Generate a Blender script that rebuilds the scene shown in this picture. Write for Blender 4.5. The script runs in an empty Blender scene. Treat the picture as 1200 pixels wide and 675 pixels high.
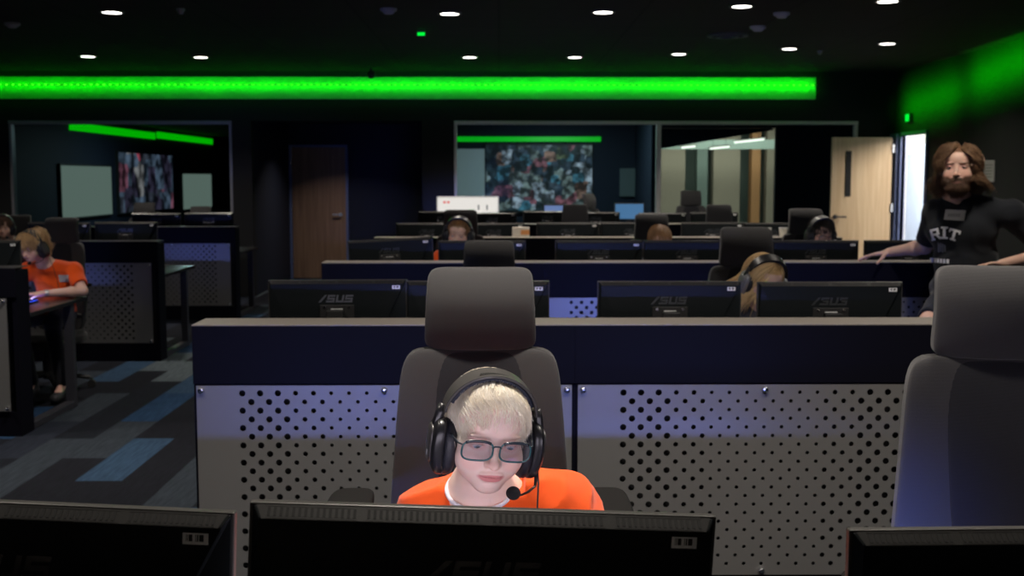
import bpy, math, random
import numpy as np
from mathutils import Matrix, Vector, Euler
random.seed(7); RNG = np.random.default_rng(7)
SC = bpy.context.scene; COL = SC.collection
PI = math.pi
def R_(d): return math.radians(d)
# ------------------------------------------------------------------ helpers
class MB:
    """collects simple solids, links them as ONE mesh object"""
    def __init__(s): s.v = []; s.f = []; s.m = Matrix.Identity(4)
    def add(s, vs, fs):
        n = len(s.v)
        s.v += [tuple(s.m @ Vector(p)) for p in vs]
        s.f += [tuple(i+n for i in f) for f in fs]
        return s
    def box(s, x0, x1, y0, y1, z0, z1):
        if x0 > x1: x0, x1 = x1, x0
        if y0 > y1: y0, y1 = y1, y0
        if z0 > z1: z0, z1 = z1, z0
        return s.add([(x0,y0,z0),(x1,y0,z0),(x1,y1,z0),(x0,y1,z0),(x0,y0,z1),(x1,y0,z1),(x1,y1,z1),(x0,y1,z1)],
              [(0,3,2,1),(4,5,6,7),(0,1,5,4),(1,2,6,5),(2,3,7,6),(3,0,4,7)])
    def prism(s, poly, axis, a, b):
        """poly of 2D points swept along axis from a to b"""
        n = len(poly)
        def P(p, t): return {'x': (t, p[0], p[1]), 'y': (p[0], t, p[1]), 'z': (p[0], p[1], t)}[axis]
        vs = [P(p, a) for p in poly] + [P(p, b) for p in poly]
        fs = [tuple(range(n))[::-1], tuple(range(n, 2*n))] + [(i, (i+1) % n, n+(i+1) % n, n+i) for i in range(n)]
        return s.add(vs, fs)
    def cyl(s, p, q, r, r2=None, n=16, caps=True):
        r2 = r if r2 is None else r2
        p, q = Vector(p), Vector(q); d = (q-p).normalized()
        u = d.orthogonal().normalized(); w = d.cross(u)
        vs = [tuple(p+(u*math.cos(2*PI*i/n)+w*math.sin(2*PI*i/n))*r) for i in range(n)]
        vs += [tuple(q+(u*math.cos(2*PI*i/n)+w*math.sin(2*PI*i/n))*r2) for i in range(n)]
        fs = [(i, (i+1) % n, n+(i+1) % n, n+i) for i in range(n)]
        if caps: fs += [tuple(range(n))[::-1], tuple(range(n, 2*n))]
        return s.add(vs, fs)
    def tube(s, pts, r, n=8, closed=False):
        pts = [Vector(p) for p in pts]; N = len(pts)
        rs = r if isinstance(r, (list, tuple)) else [r]*N
        vs, fs = [], []; u = None
        for i, p in enumerate(pts):
            a = pts[(i-1) % N] if (closed or i) else p
            b = pts[(i+1) % N] if (closed or i < N-1) else p
            d = (b-a).normalized()
            u = d.orthogonal().normalized() if u is None else (u-d*u.dot(d)).normalized()
            w = d.cross(u)
            vs += [tuple(p+(u*math.cos(2*PI*k/n)+w*math.sin(2*PI*k/n))*rs[i]) for k in range(n)]
        for i in range(N if closed else N-1):
            j = (i+1) % N
            fs += [(i*n+k, i*n+(k+1) % n, j*n+(k+1) % n, j*n+k) for k in range(n)]
        if not closed: fs += [tuple(range(n))[::-1], tuple(range((N-1)*n, N*n))]
        return s.add(vs, fs)
    def ball(s, c, r, n=16, p=2.0):
        """super-ellipsoid; r may be a 3-tuple, p>2 makes it boxier (a cushion)"""
        r = (r, r, r) if not isinstance(r, (tuple, list)) else r
        vs, fs, idx = [], [], {}
        def key(a, b, c_): return (a, b, c_)
        def vert(a, b, c_):
            k = key(a, b, c_)
            if k not in idx:
                q = Vector((2*a/n-1, 2*b/n-1, 2*c_/n-1))
                q = Vector([math.sin(t*PI/4)/math.sin(PI/4) for t in q])
                L = (abs(q.x)**p+abs(q.y)**p+abs(q.z)**p)**(1/p)
                idx[k] = len(vs); vs.append((c[0]+q.x/L*r[0], c[1]+q.y/L*r[1], c[2]+q.z/L*r[2]))
            return idx[k]
        for i in range(n):
            for j in range(n):
                for (f, fl) in ((lambda a, b: (a, b, 0), 1), (lambda a, b: (a, b, n), 0), (lambda a, b: (a, 0, b), 0), (lambda a, b: (a, n, b), 1), (lambda a, b: (0, a, b), 1), (lambda a, b: (n, a, b), 0)):
                    q = [vert(*f(i, j)), vert(*f(i+1, j)), vert(*f(i+1, j+1)), vert(*f(i, j+1))]
                    fs.append(tuple(q[::-1]) if fl else tuple(q))
        return s.add(vs, fs)
    def warp(s, fn): s.v = [tuple(fn(*p)) for p in s.v]; return s
    def build(s, name, mat=None, parent=None, loc=None, smooth=False, bevel=0):
        me = bpy.data.meshes.new(name); me.from_pydata(s.v, [], s.f); me.update()
        o = bpy.data.objects.new(name, me); COL.objects.link(o)
        if mat: me.materials.append(mat)
        if smooth:
            me.polygons.foreach_set('use_smooth', [True]*len(me.polygons))
            if smooth == 'auto': 
                me.set_sharp_from_angle(angle=R_(40))
        if bevel:
            b = o.modifiers.new('b', 'BEVEL'); b.width = bevel; b.segments = 2; b.limit_method = 'ANGLE'; b.angle_limit = R_(50)
        if parent: o.parent = parent
        if loc: o.location = loc
        return o
def tag(o, label=None, cat=None, group=None, kind=None):
    if label: o['label'] = label
    if cat: o['category'] = cat
    if group: o['group'] = group
    if kind: o['kind'] = kind
    return o
def empty(name, loc=(0,0,0), rz=0):
    o = bpy.data.objects.new(name, None); COL.objects.link(o); o.location = loc; o.rotation_euler = (0,0,rz); o.empty_display_size = .1
    return o
def thing(name, label, cat, loc=(0,0,0), rz=0, group=None): return tag(empty(name, loc, rz), label, cat, group)
CH = {}
def copy_tree(o, parent=None):
    c = o.copy(); COL.objects.link(c); c.parent = parent
    for ch in list(o.children): copy_tree(ch, c)
    return c
def struct(o, label=None, cat=None): o['kind'] = 'structure'; return tag(o, label, cat)
# ------------------------------------------------------------------ materials
def new_mat(name):
    m = bpy.data.materials.new(name); m.use_nodes = True
    nt = m.node_tree; b = nt.nodes['Principled BSDF']; return m, nt, b
def mat(name, col, rough=.5, metal=0, spec=.5, bump=0, bscale=200, var=0, vscale=8, emit=None, es=0, coat=0, sheen=0):
    m, nt, b = new_mat(name)
    b.inputs['Base Color'].default_value = (*col, 1); b.inputs['Roughness'].default_value = rough
    b.inputs['Metallic'].default_value = metal; b.inputs['Specular IOR Level'].default_value = spec
    b.inputs['Coat Weight'].default_value = coat; b.inputs['Sheen Weight'].default_value = sheen
    tc = nt.nodes.new('ShaderNodeTexCoord')
    if var:
        n = nt.nodes.new('ShaderNodeTexNoise'); n.inputs['Scale'].default_value = vscale; n.inputs['Detail'].default_value = 6
        nt.links.new(tc.outputs['Object'], n.inputs['Vector'])
        mx = nt.nodes.new('ShaderNodeMix'); mx.data_type = 'RGBA'
        mx.inputs['A'].default_value = (*[c*(1-var) for c in col], 1); mx.inputs['B'].default_value = (*[min(1, c*(1+var)) for c in col], 1)
        nt.links.new(n.outputs['Fac'], mx.inputs['Factor']); nt.links.new(mx.outputs['Result'], b.inputs['Base Color'])
    if bump:
        n = nt.nodes.new('ShaderNodeTexNoise'); n.inputs['Scale'].default_value = bscale
        nt.links.new(tc.outputs['Object'], n.inputs['Vector'])
        bp = nt.nodes.new('ShaderNodeBump'); bp.inputs['Strength'].default_value = bump; bp.inputs['Distance'].default_value = .002
        nt.links.new(n.outputs['Fac'], bp.inputs['Height']); nt.links.new(bp.outputs['Normal'], b.inputs['Normal'])
    if emit: b.inputs['Emission Color'].default_value = (*emit, 1); b.inputs['Emission Strength'].default_value = es
    return m
def attr_mat(name, rough=.5, sss=0, spec=.5, aniso=0, bump=0):
    m, nt, b = new_mat(name)
    a = nt.nodes.new('ShaderNodeAttribute'); a.attribute_name = 'tint'
    nt.links.new(a.outputs['Color'], b.inputs['Base Color'])
    b.inputs['Roughness'].default_value = rough; b.inputs['Specular IOR Level'].default_value = spec
    if sss:
        b.inputs['Subsurface Weight'].default_value = sss; b.inputs['Subsurface Radius'].default_value = (1, .35, .2); b.inputs['Subsurface Scale'].default_value = .006
    if bump:
        n = nt.nodes.new('ShaderNodeTexNoise'); n.inputs['Scale'].default_value = 350; n.inputs['Detail'].default_value = 3
        tc = nt.nodes.new('ShaderNodeTexCoord'); nt.links.new(tc.outputs['Object'], n.inputs['Vector'])
        bp = nt.nodes.new('ShaderNodeBump'); bp.inputs['Strength'].default_value = bump; bp.inputs['Distance'].default_value = .0006
        nt.links.new(n.outputs['Fac'], bp.inputs['Height']); nt.links.new(bp.outputs['Normal'], b.inputs['Normal'])
    return m
def fabric_mat(name, col, rib=850, sc=1.0, fuzz=.22):
    m, nt, b = new_mat(name); L = nt.links
    tc = nt.nodes.new('ShaderNodeTexCoord')
    w = nt.nodes.new('ShaderNodeTexWave'); w.bands_direction = 'Z'; w.inputs['Scale'].default_value = rib/6.28; w.inputs['Distortion'].default_value = 1.2; w.inputs['Detail Scale'].default_value = 30
    L.new(tc.outputs['Object'], w.inputs['Vector'])
    n = nt.nodes.new('ShaderNodeTexNoise'); n.inputs['Scale'].default_value = 500; n.inputs['Detail'].default_value = 2
    L.new(tc.outputs['Object'], n.inputs['Vector'])
    ad = nt.nodes.new('ShaderNodeMath'); ad.operation = 'ADD'; L.new(w.outputs['Fac'], ad.inputs[0]); L.new(n.outputs['Fac'], ad.inputs[1])
    mr = nt.nodes.new('ShaderNodeMapRange'); mr.inputs['From Max'].default_value = 1.6; mr.inputs['To Min'].default_value = 1-fuzz; mr.inputs['To Max'].default_value = 1+fuzz
    L.new(ad.outputs[0], mr.inputs['Value'])
    mx = nt.nodes.new('ShaderNodeVectorMath'); mx.operation = 'SCALE'; mx.inputs[0].default_value = col; L.new(mr.outputs['Result'], mx.inputs['Scale'])
    L.new(mx.outputs['Vector'], b.inputs['Base Color'])
    bp = nt.nodes.new('ShaderNodeBump'); bp.inputs['Strength'].default_value = .3; bp.inputs['Distance'].default_value = .0006
    L.new(ad.outputs[0], bp.inputs['Height']); L.new(bp.outputs['Normal'], b.inputs['Normal'])
    b.inputs['Roughness'].default_value = .9; b.inputs['Sheen Weight'].default_value = .15; b.inputs['Specular IOR Level'].default_value = .15
    return m
M = {}
M['panel'] = mat('perforated_steel', (.19,.187,.183), .42, .25, .5, bump=.15, bscale=900, var=.06, vscale=3)
M['hole'] = mat('dark_cavity', (.004,.004,.005), .9)
M['console'] = mat('black_laminate', (.0055,.0055,.010), .55, bump=.1, bscale=300, spec=.05)
M['ledge'] = mat('grey_ledge_laminate', (.26,.23,.20), .5, bump=.15, bscale=250, var=.12, vscale=25)
M['ledgedark'] = mat('black_ledge_laminate', (.03,.03,.032), .4, bump=.1, bscale=250)
M['desk'] = mat('black_desktop', (.02,.019,.02), .22, bump=.05, bscale=200)
M['legmetal'] = mat('dark_grey_metal', (.06,.06,.075), .45, .4)
M['chrome'] = mat('polished_steel', (.75,.75,.78), .22, 1)
M['plastic'] = mat('black_plastic', (.011,.0135,.015), .4, bump=.12, bscale=700, spec=.10)
M['bezel'] = mat('black_plastic_lit_edge', (.055,.052,.048), .4, spec=.3)  # lighter copy of the black plastic: lamp-lit top edges put into the colour
M['plastic_top'] = mat('black_plastic_rim', (.022,.021,.020), .42, bump=.1, bscale=500)
M['plasticm'] = mat('matte_black_plastic', (.012,.012,.013), .6, bump=.15, bscale=500)
M['slot'] = mat('vent_black', (.002,.002,.002), .8)
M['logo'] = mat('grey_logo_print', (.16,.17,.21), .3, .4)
M['logoshade'] = mat('dim_logo_print', (.05,.055,.062), .3, .3)  # darker copy of the logo print, for logos that catch less light
M['logod'] = mat('gloss_black_logo', (.004,.004,.005), .25, 0, .8)
M['fab'] = fabric_mat('grey_chair_fabric', (.037,.036,.037))
M['fabdark'] = fabric_mat('chair_seam_shade_fabric', (.014,.014,.017), fuzz=.25)
M['armpad'] = mat('soft_black_armrest', (.010,.0095,.0095), .85, spec=.1, bump=.3, bscale=600)
M['rubber'] = mat('caster_rubber', (.015,.015,.016), .7)
M['white'] = mat('white_sticker', (.62,.62,.62), .5)
M['whiteframe'] = mat('pale_frame_metal', (.62,.60,.58), .4, .2)
M['greyframe'] = mat('grey_window_frame', (.30,.30,.34), .4, .4)
M['navy'] = mat('navy_door_frame', (.12,.16,.33), .5)
M['black'] = mat('flat_black', (.006,.006,.007), .8)
M['key'] = mat('keycap', (.015,.015,.02), .5)
def emis(name, col, s):
    m, nt, b = new_mat(name); b.inputs['Base Color'].default_value = (.01,.01,.01,1)
    b.inputs['Emission Color'].default_value = (*col, 1); b.inputs['Emission Strength'].default_value = s; b.inputs['Roughness'].default_value = .3
    return m
M['lamp'] = emis('downlight_lens', (1, .95, .88), 9)
M['bluekey'] = emis('blue_backlight', (.02,.08,1), 2.5)
def barcode_mat():
    m, nt, b = new_mat('barcode_print'); L = nt.links
    tc = nt.nodes.new('ShaderNodeTexCoord'); sx = nt.nodes.new('ShaderNodeSeparateXYZ'); L.new(tc.outputs['Object'], sx.inputs[0])
    def math_(op, a, b_=None):
        n = nt.nodes.new('ShaderNodeMath'); n.operation = op
        for i, q in enumerate((a, b_)):
            if q is None: continue
            if isinstance(q, (int, float)): n.inputs[i].default_value = q
            else: L.new(q, n.inputs[i])
        return n.outputs[0]
    fl = math_('FLOOR', math_('MULTIPLY', sx.outputs['X'], 1100))
    wn = nt.nodes.new('ShaderNodeTexWhiteNoise'); wn.noise_dimensions = '1D'; L.new(fl, wn.inputs['W'])
    bar = math_('GREATER_THAN', wn.outputs['Value'], .45)
    inx = math_('LESS_THAN', math_('ABSOLUTE', sx.outputs['X']), .0115)
    inz = math_('LESS_THAN', math_('ABSOLUTE', math_('SUBTRACT', sx.outputs['Z'], .001)), .0042)
    k = math_('MULTIPLY', math_('MULTIPLY', bar, inx), inz)
    mx = nt.nodes.new('ShaderNodeMix'); mx.data_type = 'RGBA'; mx.inputs['A'].default_value = (.9,.9,.9,1); mx.inputs['B'].default_value = (.02,.02,.02,1)
    L.new(k, mx.inputs['Factor']); L.new(mx.outputs['Result'], b.inputs['Base Color']); b.inputs['Roughness'].default_value = .5
    return m
M['barcode'] = barcode_mat()
def wood_mat(name, c1, c2):
    m, nt, b = new_mat(name); L = nt.links
    tc = nt.nodes.new('ShaderNodeTexCoord'); mp = nt.nodes.new('ShaderNodeMapping'); mp.inputs['Scale'].default_value = (9, 9, .45)
    L.new(tc.outputs['Object'], mp.inputs[0]); n = nt.nodes.new('ShaderNodeTexNoise'); n.inputs['Scale'].default_value = 3; n.inputs['Detail'].default_value = 8; n.inputs['Distortion'].default_value = .6
    L.new(mp.outputs[0], n.inputs['Vector']); r = nt.nodes.new('ShaderNodeValToRGB'); r.color_ramp.elements[0].color = (*c1, 1); r.color_ramp.elements[1].color = (*c2, 1)
    r.color_ramp.elements[0].position = .35; r.color_ramp.elements[1].position = .65
    L.new(n.outputs['Fac'], r.inputs[0]); L.new(r.outputs[0], b.inputs['Base Color']); b.inputs['Roughness'].default_value = .45
    return m
M['maple'] = wood_mat('maple_veneer', (.60,.42,.25), (.70,.52,.33))
M['oak'] = wood_mat('brown_oak_veneer', (.20,.12,.08), (.29,.18,.12))
def carpet_mat():
    m, nt, b = new_mat('plank_carpet'); L = nt.links
    tc = nt.nodes.new('ShaderNodeTexCoord'); mp = nt.nodes.new('ShaderNodeMapping'); mp.inputs['Rotation'].default_value = (0, 0, PI/2)
    L.new(tc.outputs['Object'], mp.inputs[0])
    br = nt.nodes.new('ShaderNodeTexBrick'); br.inputs['Scale'].default_value = 1; br.inputs['Brick Width'].default_value = 1.0; br.inputs['Row Height'].default_value = .25
    br.inputs['Mortar Size'].default_value = .001; br.inputs['Color1'].default_value = (0,0,0,1); br.inputs['Color2'].default_value = (1,1,1,1); br.inputs['Mortar'].default_value = (.1,.1,.1,1); br.offset = .5
    L.new(mp.outputs[0], br.inputs['Vector'])
    r = nt.nodes.new('ShaderNodeValToRGB'); r.color_ramp.interpolation = 'CONSTANT'
    cols = [(0, (.010,.011,.016)), (.3, (.03,.038,.05)), (.45, (.010,.012,.018)), (.62, (.018,.045,.10)), (.74, (.085,.105,.12)), (.84, (.018,.022,.034)), (.93, (.03,.06,.11))]
    e = r.color_ramp.elements; e[0].color = (*cols[0][1], 1); e[1].position = cols[1][0]; e[1].color = (*cols[1][1], 1)
    for p, c in cols[2:]: q = e.new(p); q.color = (*c, 1)
    L.new(br.outputs['Color'], r.inputs[0])
    n = nt.nodes.new('ShaderNodeTexNoise'); n.inputs['Scale'].default_value = 1; mp2 = nt.nodes.new('ShaderNodeMapping'); mp2.inputs['Scale'].default_value = (60, 6, 1)
    L.new(tc.outputs['Object'], mp2.inputs[0]); L.new(mp2.outputs[0], n.inputs['Vector']); n.inputs['Detail'].default_value = 4
    mr = nt.nodes.new('ShaderNodeMapRange'); mr.inputs['To Min'].default_value = .35; mr.inputs['To Max'].default_value = 1.6; L.new(n.outputs['Fac'], mr.inputs[0])
    vm = nt.nodes.new('ShaderNodeVectorMath'); vm.operation = 'SCALE'; L.new(r.outputs[0], vm.inputs[0]); L.new(mr.outputs[0], vm.inputs['Scale'])
    L.new(vm.outputs[0], b.inputs['Base Color']); b.inputs['Roughness'].default_value = .95; b.inputs['Specular IOR Level'].default_value = .1
    n2 = nt.nodes.new('ShaderNodeTexNoise'); n2.inputs['Scale'].default_value = 400; L.new(tc.outputs['Object'], n2.inputs['Vector'])
    bp = nt.nodes.new('ShaderNodeBump'); bp.inputs['Strength'].default_value = .6; bp.inputs['Distance'].default_value = .004; L.new(n2.outputs['Fac'], bp.inputs['Height']); L.new(bp.outputs[0], b.inputs['Normal'])
    return m
M['carpet'] = carpet_mat()
def ceil_mat():
    m, nt, b = new_mat('black_ceiling_tile'); L = nt.links
    tc = nt.nodes.new('ShaderNodeTexCoord')
    br = nt.nodes.new('ShaderNodeTexBrick'); br.offset = 0; br.inputs['Scale'].default_value = 1; br.inputs['Brick Width'].default_value = 1.22; br.inputs['Row Height'].default_value = .61; br.inputs['Mortar Size'].default_value = .012
    br.inputs['Color1'].default_value = (.018,.0155,.015,1); br.inputs['Color2'].default_value = (.022,.019,.018,1); br.inputs['Mortar'].default_value = (.003,.003,.003,1)
    L.new(tc.outputs['Object'], br.inputs['Vector']); L.new(br.outputs['Color'], b.inputs['Base Color']); b.inputs['Roughness'].default_value = .85
    b.inputs['Specular IOR Level'].default_value = .3
    return m
M['ceiling'] = ceil_mat()
M['wallblack'] = mat('charcoal_wall_paint', (.014,.0142,.016), .7, bump=.1, bscale=120, spec=.25)
M['wallnavy'] = mat('navy_wall_paint', (.012,.016,.032), .7, spec=.25)
M['wallwhite'] = mat('white_wall_paint', (.78,.80,.84), .7)
M['teal'] = mat('teal_grey_paint', (.20,.26,.24), .6)
M['beige'] = mat('beige_brick', (.36,.31,.25), .8, var=.15, vscale=30)
M['orangewood'] = mat('orange_wood', (.55,.27,.12), .6)
def glass_mat(name, tintc=(.9,.95,.93), gloss=.06, rough=.02):
    m, nt, b = new_mat(name); L = nt.links; out = nt.nodes['Material Output']
    t = nt.nodes.new('ShaderNodeBsdfTransparent'); t.inputs[0].default_value = (*tintc, 1)
    g = nt.nodes.new('ShaderNodeBsdfGlossy'); g.inputs['Roughness'].default_value = rough
    fr = nt.nodes.new('ShaderNodeLayerWeight'); fr.inputs[0].default_value = .06
    mx = nt.nodes.new('ShaderNodeMixShader'); ad = nt.nodes.new('ShaderNodeMath'); ad.operation = 'ADD'; ad.inputs[1].default_value = gloss
    L.new(fr.outputs['Facing'], ad.inputs[0]); ad.inputs[1].default_value = gloss; L.new(ad.outputs[0], mx.inputs[0]); L.new(t.outputs[0], mx.inputs[1]); L.new(g.outputs[0], mx.inputs[2]); L.new(mx.outputs[0], out.inputs[0])
    nt.nodes.remove(b); return m
M['glass'] = glass_mat('window_glass', (.80,.90,.87), 0)
M['lens'] = glass_mat('spectacle_lens', (.97,.97,1), .17, .12)
# ------------------------------------------------------------------ camera
F = 1350.0
cam_d = bpy.data.cameras.new('camera'); cam = bpy.data.objects.new('camera', cam_d); COL.objects.link(cam)
cam_d.sensor_width = 36; cam_d.lens = F/1200*36; cam_d.clip_end = 100; cam_d.clip_start = .05
cam.location = (0, 0, 1.6)
cam.rotation_euler = (PI/2-math.atan(129.5/F), 0, -math.atan(-15/F)*-1)
cam_d.dof.use_dof = True; cam_d.dof.focus_distance = 2.03; cam_d.dof.aperture_fstop = 8
SC.camera = cam
SC.view_settings.view_transform = 'Standard'; SC.view_settings.look = 'None'; SC.view_settings.exposure = 0; SC.view_settings.gamma = 1; SC.view_settings.use_curve_mapping = False
w = bpy.data.worlds.new('world'); SC.world = w; w.use_nodes = True
w.node_tree.nodes['Background'].inputs[0].default_value = (.5,.55,.7,1); w.node_tree.nodes['Background'].inputs[1].default_value = .004
SC.cycles.use_denoising = True
SC.cycles.max_bounces = 6; SC.cycles.transparent_max_bounces = 12; SC.cycles.sample_clamp_indirect = 3
def area(name, loc, rot, sx, sy, power, col, spread=PI, disk=False):
    l = bpy.data.lights.new(name, 'AREA'); l.energy = power; l.color = col; l.shape = 'DISK' if disk else 'RECTANGLE'; l.size = sx
    if not disk: l.size_y = sy
    l.spread = spread
    o = bpy.data.objects.new(name, l); COL.objects.link(o); o.location = loc; o.rotation_euler = rot
    return o
FACE_UP = (PI, 0, 0); FACE_YP = (PI/2, 0, 0); FACE_YM = (-PI/2, 0, 0)   # area lights shine along local -Z: (PI/2,0,0) -> +Y
# ------------------------------------------------------------------ room shell
ZC = 3.0; YB = 15.5; XR = 5.3; XL = -8.6; YF = -5.0
def wbox(name, m, *boxes, **k):
    if name in ('wall_side_room', 'wall_middle_room', 'wall_corridor', 'wall_alcove', 'wall_atrium') and len(boxes) > 1:
        for q in boxes: wbox(name, m, q, **k)
        return
    b = MB()
    for q in boxes: b.box(*q)
    return struct(b.build(name, m), **k)
wbox('floor', M['carpet'], (XL, 8, YF, 33, -.05, 0))
wbox('ceiling', M['ceiling'], (XL, XR+.04, YF, YB+.15, ZC, ZC+.1))
WL = (-6.51, -3.56); WM = (-.60, 4.80); AL = (-3.30, -1.03); ZT = 2.35; SILL = .85
wbox('wall_back', M['wallblack'],
     (XL, WL[0], YB, YB+.15, 0, ZC), (WL[0], WL[1], YB, YB+.15, 0, SILL), (WL[0], WL[1], YB, YB+.15, ZT, ZC),
     (WL[1], AL[0], YB, YB+.15, 0, ZC), (AL[0], AL[1], YB, YB+.15, ZT, ZC), (AL[1], WM[0], YB, YB+.15, 0, ZC),
     (WM[0], WM[1], YB, YB+.15, 0, SILL), (WM[0], WM[1], YB, YB+.15, ZT, ZC), (WM[1], XR+.04, YB, YB+.15, 0, ZC))
DY0, DY1, DZ = 14.33, 15.2, 2.14
wbox('wall_right', M['wallblack'], (XR, XR+.04, YF, DY0, 0, ZC), (XR, XR+.04, DY1, YB, 0, ZC), (XR, XR+.04, DY0, DY1, DZ, ZC))
wbox('wall_left', M['wallblack'], (XL-.15, XL, YF, 33, 0, ZC))
wbox('wall_front', M['wallblack'], (XL, XR, YF-.15, YF, 0, ZC))
# alcove
wbox('wall_alcove', M['wallnavy'], (AL[0]-.1, AL[0], YB+.15, 18.3, 0, ZT+.1), (AL[1], AL[1]+.1, YB+.15, 18.3, 0, ZT+.1), (AL[0]-.1, AL[1]+.1, 18.3, 18.4, 0, ZT+.1), (AL[0]-.1, AL[1]+.1, YB+.15, 18.4, ZT+.1, ZT+.2))
# alcove door
d2 = empty('door_2'); struct(d2, 'brown wooden door shut at the back of the dark alcove', 'door')
MB().box(-3.26, -2.42, 18.245, 18.295, .01, 2.07).build('door_leaf', M['oak'], d2, bevel=.003)
MB().box(-3.30, -3.265, 18.22, 18.30, 0, 2.11).box(-2.415, -2.38, 18.22, 18.30, 0, 2.11).box(-3.265, -2.415, 18.22, 18.30, 2.075, 2.11).build('door_frame', M['navy'], d2)
for z in (.3, 1.1, 1.85): MB().cyl((-3.262, 18.232, z-.05), (-3.262, 18.232, z+.05), .011).build('hinge', M['chrome'], d2)
h = MB().cyl((-2.50, 18.245, 1.02), (-2.50, 18.18, 1.02), .011).box(-2.62, -2.49, 18.175, 18.19, 1.01, 1.03).cyl((-2.50, 18.246, 1.02), (-2.50, 18.236, 1.02), .028)
h.build('door_handle', M['chrome'], d2)
area('alcove_fill', (-2.3, 16.9, ZT+.09), (0,0,0), .15, .15, 11, (1,.9,.8), R_(120), disk=True)  # added fill light that brightens the alcove door, no fixture
area('middle_room_fill', (1.0, 17.2, 2.68), (0,0,0), .8, .8, 45, (.75,.95,1))  # added fill light to keep the middle room walls from going black
area('side_room_fill', (-5.2, 20, 2.58), (0,0,0), .5, .5, 40, (.75,.95,1))  # added fill light for the side room walls
# right door (open leaf) + frame
d1 = empty('door_1'); struct(d1, 'pale maple door with narrow black glass slit standing open', 'door')
MB().box(4.40, 5.20, 15.28, 15.325, .01, 2.13).build('door_leaf', M['maple'], d1, bevel=.003)
MB().box(4.585, 4.66, 15.272, 15.333, 1.35, 1.95).build('vision_slit', M['black'], d1)
MB().box(XR-.02, XR+.05, DY1-.0, DY1+.05, 0, DZ+.04).box(XR-.02, XR+.05, DY0-.05, DY0, 0, DZ+.04).box(XR-.02, XR+.05, DY0-.05, DY1+.05, DZ, DZ+.05).box(XR-.06, XR, DY1+.05, YB, 0, DZ+.04).build('door_frame', M['navy'], d1)
for z in (.3, 1.2, 1.98): MB().box(5.195, 5.225, 15.26, 15.28, z-.055, z+.055).build('hinge', M['chrome'], d1)
MB().cyl((4.46, 15.28, 1.08), (4.46, 15.21, 1.08), .012).box(4.45, 4.59, 15.2, 15.218, 1.068, 1.092).cyl((4.46, 15.28, 1.08), (4.46, 15.268, 1.08), .03).build('door_handle', M['legmetal'], d1)
# windows
def window(n, x0, x1, mull, m, label):
    e = empty('window_%d' % n); struct(e, label, 'window')
    fr = MB().box(x0, x1, YB-.02, YB+.1, ZT-.045, ZT).box(x0, x0+.035, YB-.01, YB+.1, SILL, ZT-.045).box(x1-.035, x1, YB-.01, YB+.1, SILL, ZT-.045).box(x0, x1, YB-.02, YB+.1, SILL, SILL+.04)
    fr.build('window_frame', m, e, bevel=.003)
    for x in mull: MB().box(x-.03, x+.03, YB-.02, YB+.08, SILL+.04, ZT-.045).build('mullion', M['whiteframe'], e, bevel=.003)
    xs = [x0+.035]+list(mull)+[x1-.035]
    for a, b in zip(xs[:-1], xs[1:]): MB().box(a, b, YB+.03, YB+.04, SILL+.04, ZT-.045).build('pane', M['glass'], e)
window(1, *WL, [], M['greyframe'], 'dark interior window left of the alcove looking on a video wall')
window(2, *WM, [2.135], M['whiteframe'], 'wide interior window with pale centre mullion on the back wall')
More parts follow.
